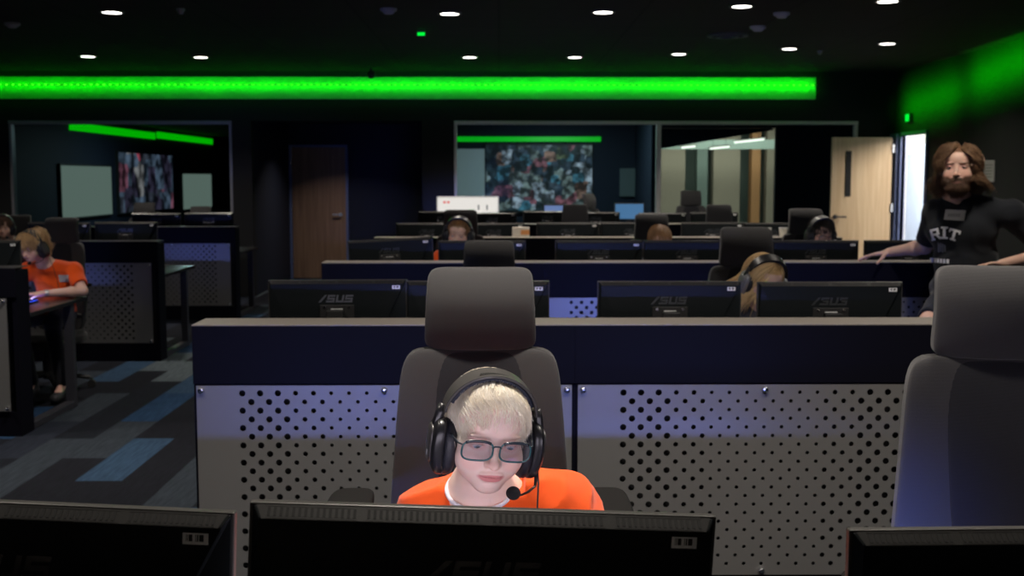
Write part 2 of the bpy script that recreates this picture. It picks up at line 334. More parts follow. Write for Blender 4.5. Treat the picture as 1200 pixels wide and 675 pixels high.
# --- room behind the left window
XD = -7.0
wbox('wall_side_room', M['wallnavy'], (XD-.1, XD, YB+.15, 31, 0, 2.6), (XD-.1, -3.40, 31, 31.1, 0, 2.6), (-3.5, -3.4, YB+.15, 31, 0, 2.6))
wbox('ceiling_side_room', M['ceiling'], (XD-.1, -3.4, YB+.15, 31.1, 2.6, 2.7))
wbox('wall_middle_room', M['wallnavy'], (-1.0, 2.35, 19.2, 19.3, 0, 2.7), (-.93, -.83, YB+.15, 19.2, 0, 2.7), (4.07, 5.25, 17.0, 17.1, 0, 2.7), (2.25, 2.35, 17.1, 19.2, 0, 2.7), (2.25, 4.07, 17.0, 17.1, 0, .9), (2.36, 4.06, 17.0, 17.1, 2.32, 2.7))
wbox('ceiling_middle_room', M['ceiling'], (-1.0, 5.3, YB+.15, 19.3, 2.7, 2.8))
def screen_mat(name, nx, nz, strength, axis='X', seed=0, sat=1.0):
    """a wall of moving-picture tiles: each tile its own noise picture"""
    m, nt, b = new_mat(name); L = nt.links
    tc = nt.nodes.new('ShaderNodeTexCoord'); 
    mp = nt.nodes.new('ShaderNodeMapping'); mp.inputs['Location'].default_value = (seed*3.1, seed*1.7, seed); L.new(tc.outputs['Object'], mp.inputs[0])
    v = nt.nodes.new('ShaderNodeTexVoronoi'); v.distance = 'CHEBYCHEV'; v.inputs['Scale'].default_value = nx*1.3; L.new(mp.outputs[0], v.inputs['Vector'])
    n = nt.nodes.new('ShaderNodeTexNoise'); n.inputs['Scale'].default_value = nx*2.2; n.inputs['Detail'].default_value = 4; L.new(mp.outputs[0], n.inputs['Vector'])
    sp = nt.nodes.new('ShaderNodeSeparateColor'); L.new(v.outputs['Color'], sp.inputs[0])
    r0 = nt.nodes.new('ShaderNodeValToRGB'); r0.color_ramp.interpolation = 'CONSTANT'; e = r0.color_ramp.elements
    tile = [(0, (.012,.02,.028)), (.22, (.03,.09,.14)), (.36, (.10,.12,.13)), (.5, (.02,.03,.05)), (.64, (.18,.20,.26)), (.76, (.13,.07,.06)), (.80, (.14,.05,.07)), (.90, (.10,.12,.07)), (.94, (.03,.04,.06))]
    if sat < .75: tile = [(0, (.02,.015,.03)), (.25, (.10,.03,.05)), (.4, (.04,.05,.08)), (.6, (.02,.02,.03)), (.75, (.12,.10,.11)), (.9, (.22,.03,.05))]
    e[0].color = (*tile[0][1], 1); e[1].position = tile[1][0]; e[1].color = (*tile[1][1], 1)
    for p_, c_ in tile[2:]: q_ = e.new(p_); q_.color = (*c_, 1)
    L.new(sp.outputs[0], r0.inputs[0])
    r = nt.nodes.new('ShaderNodeMapRange'); r.inputs['From Min'].default_value = .42; r.inputs['From Max'].default_value = .68; r.inputs['To Min'].default_value = .25; r.inputs['To Max'].default_value = 3.2; L.new(n.outputs['Fac'], r.inputs[0])
    mx = nt.nodes.new('ShaderNodeVectorMath'); mx.operation = 'SCALE'; L.new(r0.outputs[0], mx.inputs[0]); L.new(r.outputs[0], mx.inputs['Scale'])
    L.new(mx.outputs[0], b.inputs['Emission Color']); b.inputs['Emission Strength'].default_value = strength
    b.inputs['Base Color'].default_value = (.01,.01,.01,1); b.inputs['Roughness'].default_value = .3
    return m
GREEN = (.0, 1, .0)
M['greenled'] = emis('green_led', (.12, 1, .02), 2.2)
M['greendim'] = emis('green_cove_reflection', (.0, 1, .02), .42)
M['greenside'] = emis('green_led_side', (.0, 1, .0), .5)
# side room contents (left wall of that room, running away in depth)
def on_left_wall(name, m, y0, y1, z0, z1, label, cat, frame=True, grid=0):
    t = thing(name, label, cat, (XD, (y0+y1)/2, z0))
    hy = (y1-y0)/2; hz = z1-z0
    MB().box(0, .05, -hy-.03, hy+.03, -.03, hz+.03).build('housing', M['plasticm'], t)
    MB().box(.05, .056, -hy, hy, 0, hz).build('surface', m, t)
    return t
M['boardlit'] = emis('pale_board_glow', (.62,.74,.68), .2)  # plain boards, their brightness put in as emission
M['video1'] = screen_mat('video_wall_picture', 1.6, 3, .7, seed=2, sat=.7)
on_left_wall('pale_board', M['boardlit'], 18.45, 20.8, .95, 1.79, 'large pale board with painted glow nearest the glass in the side room', 'display')
on_left_wall('video_wall', M['video1'], 21.25, 24.7, .95, 2.06, 'dim reddish video wall between two pale boards in the side room', 'video wall')
on_left_wall('pale_board', M['boardlit'], 25.5, 28.0, .9, 1.68, 'small pale board with painted glow furthest back in the side room', 'display')
t = tag(MB().box(XD, XD+.04, 19.0, 23.6, 2.37, 2.50).build('light_strip', M['greenside']), 'green glowing strip high on the side room wall, nearer the glass', 'light strip')
t = tag(MB().box(XD, XD+.04, 23.8, 28.3, 2.40, 2.53).build('light_strip', M['greenside']), 'green glowing strip high on the side room wall, further back', 'light strip')
# middle room contents
M['video2'] = screen_mat('video_wall_bright', 4.4, 4, .6, seed=1, sat=.8)
t = thing('video_wall', 'bright multi-picture video wall seen through the wide window', 'video wall', (.66, 19.2, 1.05))
MB().box(-.89, .89, -.07, 0, -.03, 1.11).build('housing', M['plasticm'], t)
for i in range(4):
    for j in range(3): MB().box(-.88+i*.44+.003, -.88+i*.44+.437, -.08, -.07, .36*j+.003, .36*j+.357).build('screen', M['video2'], t)
tag(MB().box(-.80, -.24, 19.14, 19.2, 1.0, 2.07).build('plain_panel', mat('grey_panel_glow', (.4,.42,.45), .7, emit=(.55,.65,.72), es=.085)), 'plain grey panel left of the bright video wall', 'panel')  # plain panel with a faint glow painted in as emission
tag(MB().box(-.82, 1.68, 19.15, 19.2, 2.19, 2.27).build('light_strip', M['greendim']), 'green cove reflection modelled as a dim strip behind the glass', 'light strip')  # stands in for the cove strip's reflection in the window
tag(MB().box(2.0, 2.32, 19.14, 19.195, 1.29, 1.75).build('notice_board', mat('dim_board', (.10,.12,.13), .7)), 'dim grey board just left of the pale mullion, behind glass', 'board')
# atrium behind
wbox('wall_atrium', M['teal'], (1.6, 8, 24.5, 24.6, 0, 3.6))
wbox('ceiling_atrium', M['teal'], (1.6, 8, 19.35, 24.6, 3.2, 3.3))
at_cols = [(2.95, .32, 'teal', 'teal'), (3.55, .5, 'beige', 'beige brick'), (4.15, .22, 'teal', 'slim teal'), (4.65, .55, 'beige', 'wide beige brick'), (5.25, .18, 'orangewood', 'orange wooden'), (5.62, .3, 'beige', 'pale brick')]
at_pos = ['furthest left', 'left of the slim teal post', 'between the two brick piers', 'next to the orange post', 'right of the wide pier', 'furthest right']
for (x, w_, k, nm), ps in zip(at_cols, at_pos):
    tag(MB().box(x-w_/2, x+w_/2, 23.6, 23.9, 0, 2.6).box(x-w_/2-.02, x+w_/2+.02, 23.58, 23.92, 2.6, 2.68).build('pillar', M[k], bevel=.01), f'{nm} pillar in the lit hall beyond the glass, {ps}', 'pillar', 'pillars in the lit hall')
tubem = emis('tube_lamp', (1, .95, .85), 2.0)
for x, y, z, l, nm in [(3.35, 20.5, 2.14, .25, 'short warm tube lamp hanging leftmost beyond the glass'), (3.85, 20.2, 2.12, .35, 'warm tube lamp hanging in the middle beyond the glass'), (4.45, 20.6, 2.25, .55, 'longest warm tube lamp hanging beyond the glass')]:
    t = thing('tube_lamp', nm, 'lamp', (x, y, z)); t.rotation_euler = (0, R_(-6), R_(8))
    MB().cyl((-l/2, 0, 0), (l/2, 0, 0), .018).build('tube', tubem, t); MB().box(-l/2-.02, l/2+.02, -.03, .03, .015, .035).build('housing', M['whiteframe'], t)
    for s in (-1, 1): MB().cyl((s*l/3, 0, .03), (s*l/3, 0, 3.2-z), .004).build('hanger', M['legmetal'], t)
tag(MB().cyl((2.75, 21.5, 1.92), (2.97, 21.5, 1.92), .05).build('exit_sign', emis('red_sign', (1, .1, .1), .25)), 'small red sign glowing beyond the glass', 'sign')
area('atrium_light', (4.2, 21.2, 3.1), (0, 0, 0), 3, 2, 150, (1, .93, .82))
tag(MB().box(1.7, 7.5, 22.2, 22.4, 2.14, 2.32).build('header_beam', M['teal']), 'grey-green beam crossing above the pillars in the lit hall', 'beam')
tag(MB().prism([(2.38, 2.32), (2.38, 2.02), (4.05, 2.30), (4.05, 2.32)], 'y', 17.12, 17.2).build('sloped_soffit', M['wallnavy']), 'dark sloping soffit along the top of the lit hall view', 'soffit')
# corridor behind right door
wbox('wall_corridor', M['wallwhite'], (6.9, 7.0, 12, 21, 0, 2.8), (XR+.04, 7.0, 21, 21.1, 0, 2.8), (XR+.04, XR+.1, DY1+.06, 21, 0, 2.8), (XR+.04, 7.0, 11.9, 12, 0, 2.8))
wbox('ceiling_corridor', M['wallwhite'], (XR+.04, 7.0, 12, 21, 2.8, 2.9))
b = MB(); b.prism([(5.5, 2.6), (6.4, 2.6), (6.4, 2.42), (5.5, 1.95)], 'y', 15.6, 16.0); 
area('doorway_fill', (6.1, 13.6, 2.7), (0, R_(35), 0), 1.2, 1.6, 150, (1, .93, .82))  # added light through the doorway to brighten the open door leaf
area('corridor_light', (6.1, 16.8, 2.75), (0, 0, 0), .9, 4, 160, (.86, .93, 1))
tag(MB().prism([(5.72, 2.7), (6.35, 2.7), (6.22, 2.19), (5.93, 1.93), (5.72, 1.93)], 'y', 16.6, 16.75).build('stair_soffit', mat('tan_soffit', (.42,.38,.30), .7)), 'tan slanted soffit seen at the top of the open doorway', 'soffit')
# sign on right wall, exit lamp, exit sign reflection on the ceiling
t = thing('wall_sign', 'small grey notice mounted on the dark wall behind the bearded standing person', 'sign', (XR, 12.5, 1.55))
MB().box(-.012, 0, -.19, .19, 0, .235).build('plate', mat('grey_notice', (.30,.30,.28), .6), t, bevel=.002)
b = MB()
for i in range(5): b.box(-.0135, -.012, -.14+.02*(i % 2), .10+.02*((i*7) % 3), .05+i*.032, .062+i*.032)
b.build('printed_lines', mat('faint_print', (.14,.14,.13), .6), t)
M['exitgreen'] = emis('exit_green', (.0, 1, .05), 1.0)
t = thing('exit_lamp', 'small square green lamp above the open doorway', 'lamp', (XR, 14.9, 2.31)); MB().box(-.05, 0, -.07, .07, 0, .11).build('housing', M['plasticm'], t); MB().box(-.056, -.05, -.06, .06, .01, .10).build('lens', M['exitgreen'], t)
t = thing('exit_lamp', 'tiny exit sign reflection, modelled as a green ceiling box', 'lamp', (-.74, 11.17, ZC-.06)); MB().box(-.04, .04, -.02, .02, -.0, .06).build('housing', M['plasticm'], t); MB().box(-.035, .035, -.026, -.02, .004, .034).build('lens', M['exitgreen'], t)  # glowing box stands in for an exit sign's reflection
# ------------------------------------------------------------------ ceiling fixtures
M['trimring'] = mat('downlight_trim', (.10,.10,.10), .5)
proto = None
def ring(r0, r1, z0, z1, n=32):
    b = MB(); vs = []
    for i in range(n):
        c, s_ = math.cos(2*PI*i/n), math.sin(2*PI*i/n)
        vs += [(c*r0, s_*r0, z0), (c*r1, s_*r1, z0), (c*r1, s_*r1, z1), (c*r0, s_*r0, z1)]
    fs = []
    for i in range(n):
        j = (i+1) % n
        for k in range(4): fs.append((i*4+k, j*4+k, j*4+(k+1) % 4, i*4+(k+1) % 4))
    return b.add(vs, fs)
LPOS = [(-4.74, 13.53, 'leftmost round downlight in the row nearest the green strip'), (-3.46, 13.6, 'second round downlight from the left beside the green strip'), (-.34, 13.57, 'round downlight near the ceiling pod, back row'), (.88, 13.56, 'round downlight in the middle of the back row'),
        (2.035, 13.2, 'third downlight from the right in the back row'), (3.15, 12.65, 'second downlight from the right in the back row'), (4.05, 12.16, 'rightmost round downlight of the back row near the dark wall'),
        (-3.27, 9.95, 'leftmost bright downlight of the nearer ceiling row'), (-.42, 10.0, 'bright downlight beside the tiny green ceiling reflection'), (.88, 9.9, 'bright downlight at the top centre of the ceiling'), (1.98, 9.55, 'bright downlight left of the smoke detector'), (3.08, 9.27, 'downlight at the top edge right of the smoke detector')]
LUNS = [(-4.7, 6.3), (-2.1, 6.3), (.3, 6.3), (2.35, 5.75), (-4.7, 2.6), (-1.6, 2.7), (-.046, 2.45), (1.15, 2.85), (2.9, 2.6), (-2.1, -1.2), (.4, -1.2), (2.9, -1.2), (-6.9, 9.9), (-6.9, 13.4), (-6.9, 6.3)]
PW = 15
for i, q in enumerate(LPOS+LUNS):
    x, y = q[0], q[1]
    if proto is None:
        proto = thing('downlight', q[2], 'ceiling light', (x, y, ZC), 0, 'round ceiling downlights')
        MB().cyl((0,0,-.004), (0,0,-.012), .082, n=32).build('lens', M['lamp'], proto); ring(.080, .103, -.016, 0).build('trim_ring', M['trimring'], proto)
        o = proto
    else:
        o = copy_tree(proto); o.location = (x, y, ZC)
    o['label'] = q[2] if len(q) > 2 else 'round downlight in the ceiling above or behind the camera'
    p = PW*(1.9 if y == 2.45 else (1.3 if y == 2.85 else (.15 if y < 0 else (1.8 if (x in (-4.7, -2.1) and y == 6.3) else 1))))
    area('downlight_beam', (x, y, ZC-.02), (0, 0, 0), .16, .16, p, (1, .91, .80), R_(125), disk=True)
# smoke detectors and small pods
def detector(x, y, r, label, m):
    t = thing('smoke_detector', label, 'smoke detector', (x, y, ZC), 0)
    MB().cyl((0,0,0), (0,0,-.02), r, r*.98, 24).build('base_plate', m, t); MB().cyl((0,0,-.02), (0,0,-.045), r*.85, r*.5, 24).build('sensor_dome', m, t, smooth='auto')
M['det'] = mat('grey_detector', (.30,.30,.32), .5); M['det2'] = mat('off_white_detector', (.6,.6,.6), .5)
detector(-.92, 9.78, .07, 'dim grey smoke detector left of the tiny green ceiling reflection', M['det'])
detector(2.414, 9.99, .07, 'off-white smoke detector at the top right of the ceiling', M['det2'])
detector(2.41, 10.88, .075, 'small pale smoke detector just behind the larger one', M['det2'])
detector(-4.43, 10.72, .07, 'dim grey smoke detector at the far left of the ceiling', M['det'])
detector(-2.65, 9.8, .035, 'tiny pale sensor on the ceiling above the alcove', M['det'])
detector(3.55, 12.9, .03, 'tiny pale sensor before the rightmost downlights', M['det'])
t = thing('air_vent', 'black round air vent in the ceiling by the pale detectors', 'vent', (2.25, 11.5, ZC)); ring(.16, .2, -.02, 0).build('outer_ring', M['trimring'], t); ring(.08, .11, -.03, 0).build('inner_ring', M['trimring'], t); MB().cyl((0,0,0), (0,0,-.01), .06).build('hub', M['trimring'], t)
t = thing('camera_pod', 'small black camera pod hanging in front of the green strip', 'camera', (-1.64, 15.0, ZC))
MB().cyl((0,0,0), (0,0,-.05), .012).build('stem', M['plasticm'], t); MB().ball((0,0,-.08), .055, 12).build('dome', M['plasticm'], t, smooth=True)
# ------------------------------------------------------------------ green cove light
strip_x0, strip_x1 = -8.3, 4.22
cv = thing('cove_light', 'long bright green light strip under the ceiling of the back wall', 'light strip', (0, YB, 2.69))
M['cove'] = mat('green_cove_reflector', (.16,.42,.16), .6, var=.25, vscale=3)
MB().box(strip_x0, strip_x1, -.012, 0, -.055, .238).build('cove_reflector', M['cove'], cv)  # added board to catch the cove glow, its green put into the colour
MB().box(strip_x0, strip_x1, -.1070, -.100, .121, .129).build('led_channel', M['legmetal'], cv)
b = MB(); x = strip_x0
while x < strip_x1: b.box(x, x+.02, -.100, .0, .121, .129); x += 1.25
b.build('bracket', M['legmetal'], cv)
n = 6
for i in range(n):
    x0 = strip_x0+(strip_x1-strip_x0)*i/n; x1 = strip_x0+(strip_x1-strip_x0)*(i+1)/n
    area('green_cove', ((x0+x1)/2, YB-.098, 2.815), FACE_YP, x1-x0, .02, 3.4*(.7+.1*i), GREEN)
b = MB(); x = strip_x0+.03
while x < strip_x1: b.box(x, x+.03, -.1085, -.1072, .1205, .1295); x += .085
b.build('led_dots', M['greenled'], cv)
# right wall wash: two added inclined green area lights, no fixture
def wash(y0, z0, y1, z1, d, p):
    L = math.hypot(y1-y0, z1-z0); o = area('green_wash', (XR-d, (y0+y1)/2, (z0+z1)/2), (0,0,0), L, .04, p, GREEN, R_(110))
    # local -Z -> +X ; local X -> along the light
    zx = Vector((-1, 0, 0)); xx = Vector((0, y1-y0, z1-z0)).normalized(); yx = zx.cross(xx)
    o.rotation_euler = Matrix((xx, yx, zx)).transposed().to_euler()
wash(15.2, 2.50, 13.4, 2.62, .38, 12)
wash(13.1, 2.68, 10.6, 2.90, .38, 24)
# ------------------------------------------------------------------ consoles
W = 1.36; ZL = 1.08
def perforated(width, h=.70, mg=.115):
    b = MB(); p = .0633; q = .0315; N = 12
    cols = int((width-2*mg)/p); x0 = (width-cols*p)/2; rows = int((h-.03)/q)
    z_off = h-.012-rows*q
    vs, fs = [], []
    def rad(u): u = abs(u-.5)*2; return .0118 if u > .52 else (.0092 if u > .3 else .0070)
    for r in range(rows):
        sh = p/2 if r % 2 else 0
        for c in range(cols-(1 if sh else 0)):
            xa = x0+c*p+sh; za = z_off+(rows-1-r)*q; cx, cz = xa+p/2, za+q/2; rr = rad((cx)/width)
            n0 = len(vs)
            per = []
            for k in range(N):
                a = 2*PI*(k+.5)/N; dx, dz = math.cos(a), math.sin(a); s_ = min(p/2/max(abs(dx), 1e-6), q/2/max(abs(dz), 1e-6))
                per.append((cx+dx*s_, cz+dz*s_))
            # snap nearest to corners
            for cr in ((xa, za), (xa+p, za), (xa+p, za+q), (xa, za+q)):
                k = min(range(N), key=lambda k_: (per[k_][0]-cr[0])**2+(per[k_][1]-cr[1])**2); per[k] = cr
            for k in range(N): vs.append((per[k][0], 0, per[k][1]))
            for k in range(N):
                a = 2*PI*(k+.5)/N; vs.append((cx+math.cos(a)*rr, 0, cz+math.sin(a)*rr))
            for k in range(N):
                a = 2*PI*(k+.5)/N; vs.append((cx+math.cos(a)*rr, .003, cz+math.sin(a)*rr))
            for k in range(N):
                j = (k+1) % N
                fs += [(n0+k, n0+j, n0+N+j, n0+N+k), (n0+N+k, n0+N+j, n0+2*N+j, n0+2*N+k)]
        # side fillers
        za = z_off+(rows-1-r)*q
        for (xa, xb) in ((0, x0+sh), (x0+sh+(cols-(1 if sh else 0))*p, width)):
            n0 = len(vs); vs += [(xa,0,za),(xb,0,za),(xb,0,za+q),(xa,0,za+q)]; fs.append((n0,n0+1,n0+2,n0+3))
    for (za, zb) in ((0, z_off), (z_off+rows*q, h)):
        n0 = len(vs); vs += [(0,0,za),(width,0,za),(width,0,zb),(0,0,zb)]; fs.append((n0,n0+1,n0+2,n0+3))
    b.add(vs, fs)
    # rim
    b.add([(0,0,0),(width,0,0),(width,0,h),(0,0,h),(0,.003,0),(width,.003,0),(width,.003,h),(0,.003,h)], [(0,4,5,1),(1,5,6,2),(2,6,7,3),(3,7,4,0)])
    return b
def make_console(pw, px0, ZL=ZL, lm='ledge'):
    """origin: floor, front-left corner; the front (perforated side) faces -Y"""
    t = empty('console_desk')
    MB().box(0, W, .012, .20, .0, .155).box(0, .03, .012, .20, .155, ZL-.02).box(W-.03, W, .012, .20, .155, ZL-.02).box(0, W, .17, .20, .155, ZL-.02).box(0, W, .012, .17, .86, .875).build('carcass', M['console'], t)
    MB().box(.03, W-.03, .05, .06, .155, .86).build('inner_lining', M['hole'], t)
    MB().box(0, W, .0, .012, .868, ZL-.0045).build('fascia', M['console'], t, bevel=.0015)
    MB().box(0, W, 0, .20, ZL-.004, ZL).build('ledge', M[lm], t, bevel=.0008)
    p = perforated(pw).build('perforated_panel', M['panel'], t, loc=(px0, 0, .162))
    for (x, z) in ((.018, .683), (pw/2, .683), (pw-.018, .683), (.018, .018), (pw/2, .018), (pw-.018, .018)):
        MB().cyl((x, .002, z), (x, -.012, z), .0125, .011, 16).ball((x, -.012, z), (.011, .004, .011), 6).build('standoff_screw', M['chrome'], p, smooth='auto')
    MB().box(0, W, .215, 1.22, .722, .75).build('desktop', M['desk'], t, bevel=.003)
    MB().box(.0, W, 1.195, 1.225, .715, .7505).build('desk_edging', M['plasticm'], t, bevel=.006)
    for x in (.04, W-.04):
        MB().box(x-.03, x+.03, .93, .99, .0, .722).build('leg', M['legmetal'], t, bevel=.004)
        MB().box(x-.03, x+.03, .20, .93, .0, .045).build('foot_rail', M['legmetal'], t, bevel=.004)
    return t
ROWY = [.93, 4.06, 7.05, 10.0, 12.95]
BANKX = [-1.09, .27, 1.63]; LBX = [-4.32, -5.68]
protoC = make_console(1.338, .011); protoL = make_console(1.29, .01, 1.05, 'ledgedark')
rname = ['nearest row', 'row behind the front person', 'row with the standing person\'s hand on it', 'fourth row', 'furthest row by the window']
cname = ['left', 'middle', 'right']
first = True
for r, Y in enumerate(ROWY):
    for c, X in enumerate(BANKX):
        if r >= 3 and c == 2 and False: continue
        o = protoC if first else copy_tree(protoC); first = False
        o.location = (X, Y, 0)
        tag(o, f'black perforated-front console desk, {cname[c]} of the {rname[r]}', 'desk', 'console desks of the central bank')
first = True
for r, Y in list(enumerate(ROWY))[2:]:
    for c, X in enumerate(LBX):
        o = protoL if first else copy_tree(protoL); first = False
        o.location = (X, Y, 0)
        nm = {2: 'beside the orange-shirted side person', 3: 'behind the orange-shirted side person', 4: 'furthest back across the aisle'}[r]
        tag(o, f'black perforated-front console desk {nm}, {["at the aisle", "away from the aisle"][c]}', 'desk', 'console desks of the side bank')
# ------------------------------------------------------------------ monitors
MW, MH = .565, .335
def logo_mesh(h, t=.0012):
    """four block letters A S U S built from bars"""
    b = MB(); w_ = h*1.02; s_ = h*.24; sh = .22
    def bar(x0, z0, x1, z1):
        b.prism([(x0+z0*sh*0, z0), (x1, z0), (x1, z1), (x0, z1)], 'y', 0, -t)
    def para(p): b.prism(p, 'y', 0, -t)
    # A : slanted stroke + horizontal bars
    x = 0
    para([(x, 0), (x+s_*1.3, 0), (x+h*1.0, h), (x+h*1.0-s_*1.2, h)])
    x += h*.62
    para([(x, 0), (x+s_*1.1, 0), (x+s_*1.1+.3*h, h*.42), (x+.3*h, h*.42)]) if False else None
    x = h*1.12
    def S(x):
        bar(x, h-s_, x+w_, h); bar(x, h*.38, x+s_, h-s_); bar(x, h*.38, x+w_, h*.38+s_); bar(x+w_-s_, s_, x+w_, h*.38); bar(x-(h*.1), 0, x+w_, s_)
    S(x); x += w_+h*.18
    bar(x, 0, x+w_, s_); bar(x, s_, x+s_, h); bar(x+w_-s_, s_, x+w_, h)
    x += w_+h*.18; S(x)
    tot = x+w_
    b.v = [(vx-tot/2+(vz*sh if True else 0)-h*sh/2, vy, vz) for vx, vy, vz in b.v]
    return b
def make_monitor(dark_logo=False):
    """origin on the desktop under the centre of the panel; back faces -Y, screen faces +Y"""
    t = empty('monitor'); zb = .11; zt = zb+MH; hw = MW/2
    # slab
    MB().box(-hw, hw, -.008, .006, zb, zt).build('bezel_frame', M['bezel'], t, bevel=.002)
    MB().box(-hw+.012, hw-.012, 0.006, .0066, zb+.018, zt-.012).build('screen', M['mscreen'], t)
    A = [(-hw+.003, -.008, zt-.002), (hw-.003, -.008, zt-.002), (hw-.003, -.008, zb+.004), (-hw+.003, -.008, zb+.004)]
    yb = -.024
    B = [(-hw+.012, yb, zt-.015), (hw-.012, yb, zt-.015), (.125, yb, zb+.02), (-.125, yb, zb+.02)]
    b = MB(); b.add(A+B, [(0,1,5,4), (1,2,6,5), (2,3,7,6), (3,0,4,7), (4,5,6,7), (0,3,2,1)])
    b.build('back_shell', M['plastic'], t, bevel=.002)
    # top vent band
    rim = MB(); sl = MB()
    def P(x, s, off): # point on slanted strip, s 0 (back shell edge) .. 1 (rear)
        y = -.008+(yb+.008)*s; z = zt-.002+(-.013)*s
        n = Vector((0, -.013, .016)).normalized()
        return (x, y+n.y*off, z+n.z*off)
    segs = [(-hw+.02, -.155), (-.145, .0-.005), (.005, .145), (.155, hw-.02)]
    for (a, c) in segs:
        for (s0, s1) in ((.06, .14), (.86, .94)):
            rim.add([P(a,s0,.0004), P(c,s0,.0004), P(c,s1,.0004), P(a,s1,.0004), P(a,s0,-.001), P(c,s0,-.001), P(c,s1,-.001), P(a,s1,-.001)], [(0,3,2,1),(0,1,5,4),(1,2,6,5),(2,3,7,6),(3,0,4,7)])
        x = a+.002
        while x < c-.003:
            sl.add([P(x,.2,.0005), P(x+.0034,.2,.0005), P(x+.0034,.8,.0005), P(x,.8,.0005), P(x,.2,-.001), P(x+.0034,.2,-.001), P(x+.0034,.8,-.001), P(x,.8,-.001)], [(0,3,2,1),(0,1,5,4),(1,2,6,5),(2,3,7,6),(3,0,4,7)]); x += .0072
    b = MB(); b.add([P(-hw+.008,.0,.0002), P(hw-.008,.0,.0002), P(hw-.016,1,.0002), P(-hw+.016,1,.0002), P(-hw+.008,.0,-.001), P(hw-.008,.0,-.001), P(hw-.016,1,-.001), P(-hw+.016,1,-.001)], [(0,3,2,1),(0,1,5,4),(1,2,6,5),(2,3,7,6),(3,0,4,7)])
    vb = b.build('vent_band', M['plastic_top'], t)
    rim.build('vent_rim', M['plastic_top'], vb); sl.build('vent_slots', M['slot'], vb)
    logo_mesh(.030).build('logo', M['logod'] if dark_logo else M['logo'], t, loc=(-.004, yb, zt-.089))
    # stand and mount
    MB().box(-.07, .07, yb-.006, yb, zt-.19, zt-.098).build('mount_plate', M['plasticm'], t, bevel=.004)
    for sx in (-1, 1): MB().cyl((sx*.05, yb-.006, zt-.108), (sx*.05, yb-.0085, zt-.108), .006, n=12).build('mount_screw', M['chrome'], t)
    MB().box(-.024, .024, yb-.0095, yb-.006, zt-.136, zt-.113).build('rating_label', M['white'], t)
    MB().box(-.035, .035, -.075, -.046, .012, zt-.115).build('stand_column', M['plasticm'], t, bevel=.005)
    MB().cyl((0, -.05, 0), (0, -.05, .012), .11, .105, 32).build('stand_base', M['plasticm'], t, smooth='auto')
    MB().box(-.0155, .0155, yb-.0008, yb, -.007, .007).build('barcode_sticker', M['barcode'], t, loc=(.240, 0, zt-.029))
    return t
M['mscreen'] = emis('lit_screen', (.78,.80,1), .6)
M['mscreen_boy'] = emis('lit_screen_bright', (.92,.84,1), 4.2)
protoM = make_monitor(); protoMd = make_monitor(True)
for ch in protoMd.children:
    if ch.name.startswith('screen'): ch.data.materials[0] = M['mscreen_boy']
used = {}
def monitor(x, y, label, rz=0, roll=0, z=0, dark=False, group='monitors in rows on the console desks'):
    p = protoMd if dark else protoM
    o = copy_tree(p) if p.name in used else p; used[p.name] = 1
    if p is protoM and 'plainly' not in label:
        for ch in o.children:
            if ch.name.startswith('logo'): ch.material_slots[0].link = 'OBJECT'; ch.material_slots[0].material = M['logoshade']
    o.location = (x, y, .75+z); o.rotation_euler = (0, R_(roll), R_(rz)); tag(o, label, 'monitor', group)
    return o
DX = .04   # the back shell plane sits .04 before the origin
ms = [(-.622, 1.385, 'back of the black monitor at the lower left with a barcode sticker', -1.5, 2.4, .012, True),
      (-.040, 1.365, 'back of the big black monitor directly in front of the front person', 4.0, 3.2, .007, True),
      (.715, 1.41, 'back of the black monitor at the lower right before the empty chair', 2, .3, -.033, True),
      (-.645, 4.62, 'back of the monitor above the front person\'s left, logo plainly visible', -4, -.6, -.004, False),
      (-.085, 4.52, 'back of the monitor half hidden by the front person\'s headrest', 0, 0, .0, False),
      (.668, 4.50, 'back of the monitor left of the long-haired person', 0, 0, .0, False),
      (1.282, 4.44, 'back of the monitor covering the long-haired person\'s face', 0, .0, .002, False),
      (-.68, 7.44, 'tilted black monitor at the left end of the third row', -10, -3.4, .012, False),
      (-.112, 7.45, 'back of the monitor before the brown-haired person in the third row', 0, 0, .0, False),
      (.645, 7.45, 'back of the monitor right of the gap in the third row', 0, 0, .0, False),
      (1.215, 7.45, 'back of the monitor hiding the fair-haired person in the third row', 0, 0, .0, False),
      (2.05, 7.45, 'back of the monitor before the dark-haired person in glasses', 0, 0, .0, False),
      (2.65, 7.45, 'back of the monitor just behind the standing person\'s hand', 0, 0, .0, False)]
for a in ms: monitor(a[0], a[1], a[2], a[3], a[4], a[5], a[6])
for i, px in enumerate([-.65, -.05, .62, 1.20, 1.93, 2.50]):
    monitor(px, 10.42, 'small monitor back in the fourth row, ' + ['left end of the row', 'behind the brown-haired person', 'behind the gap in the third row', 'behind the fair-haired person', 'left of the dark-haired person', 'behind the dark-haired person'][i], random.uniform(-3, 3), 0, random.uniform(-.005, .01))
for i, px in enumerate([-.66, -.08, .56, 1.12, 1.90, 2.5]):
    monitor(px, 13.4, 'small monitor back in the furthest row, ' + ['left end under the white display', 'under the right half of the white display', 'below the left blue screen', 'between the two blue screens', 'below the pale mullion', 'right end of the furthest row'][i], random.uniform(-3, 3), 0, random.uniform(-.005, .02))
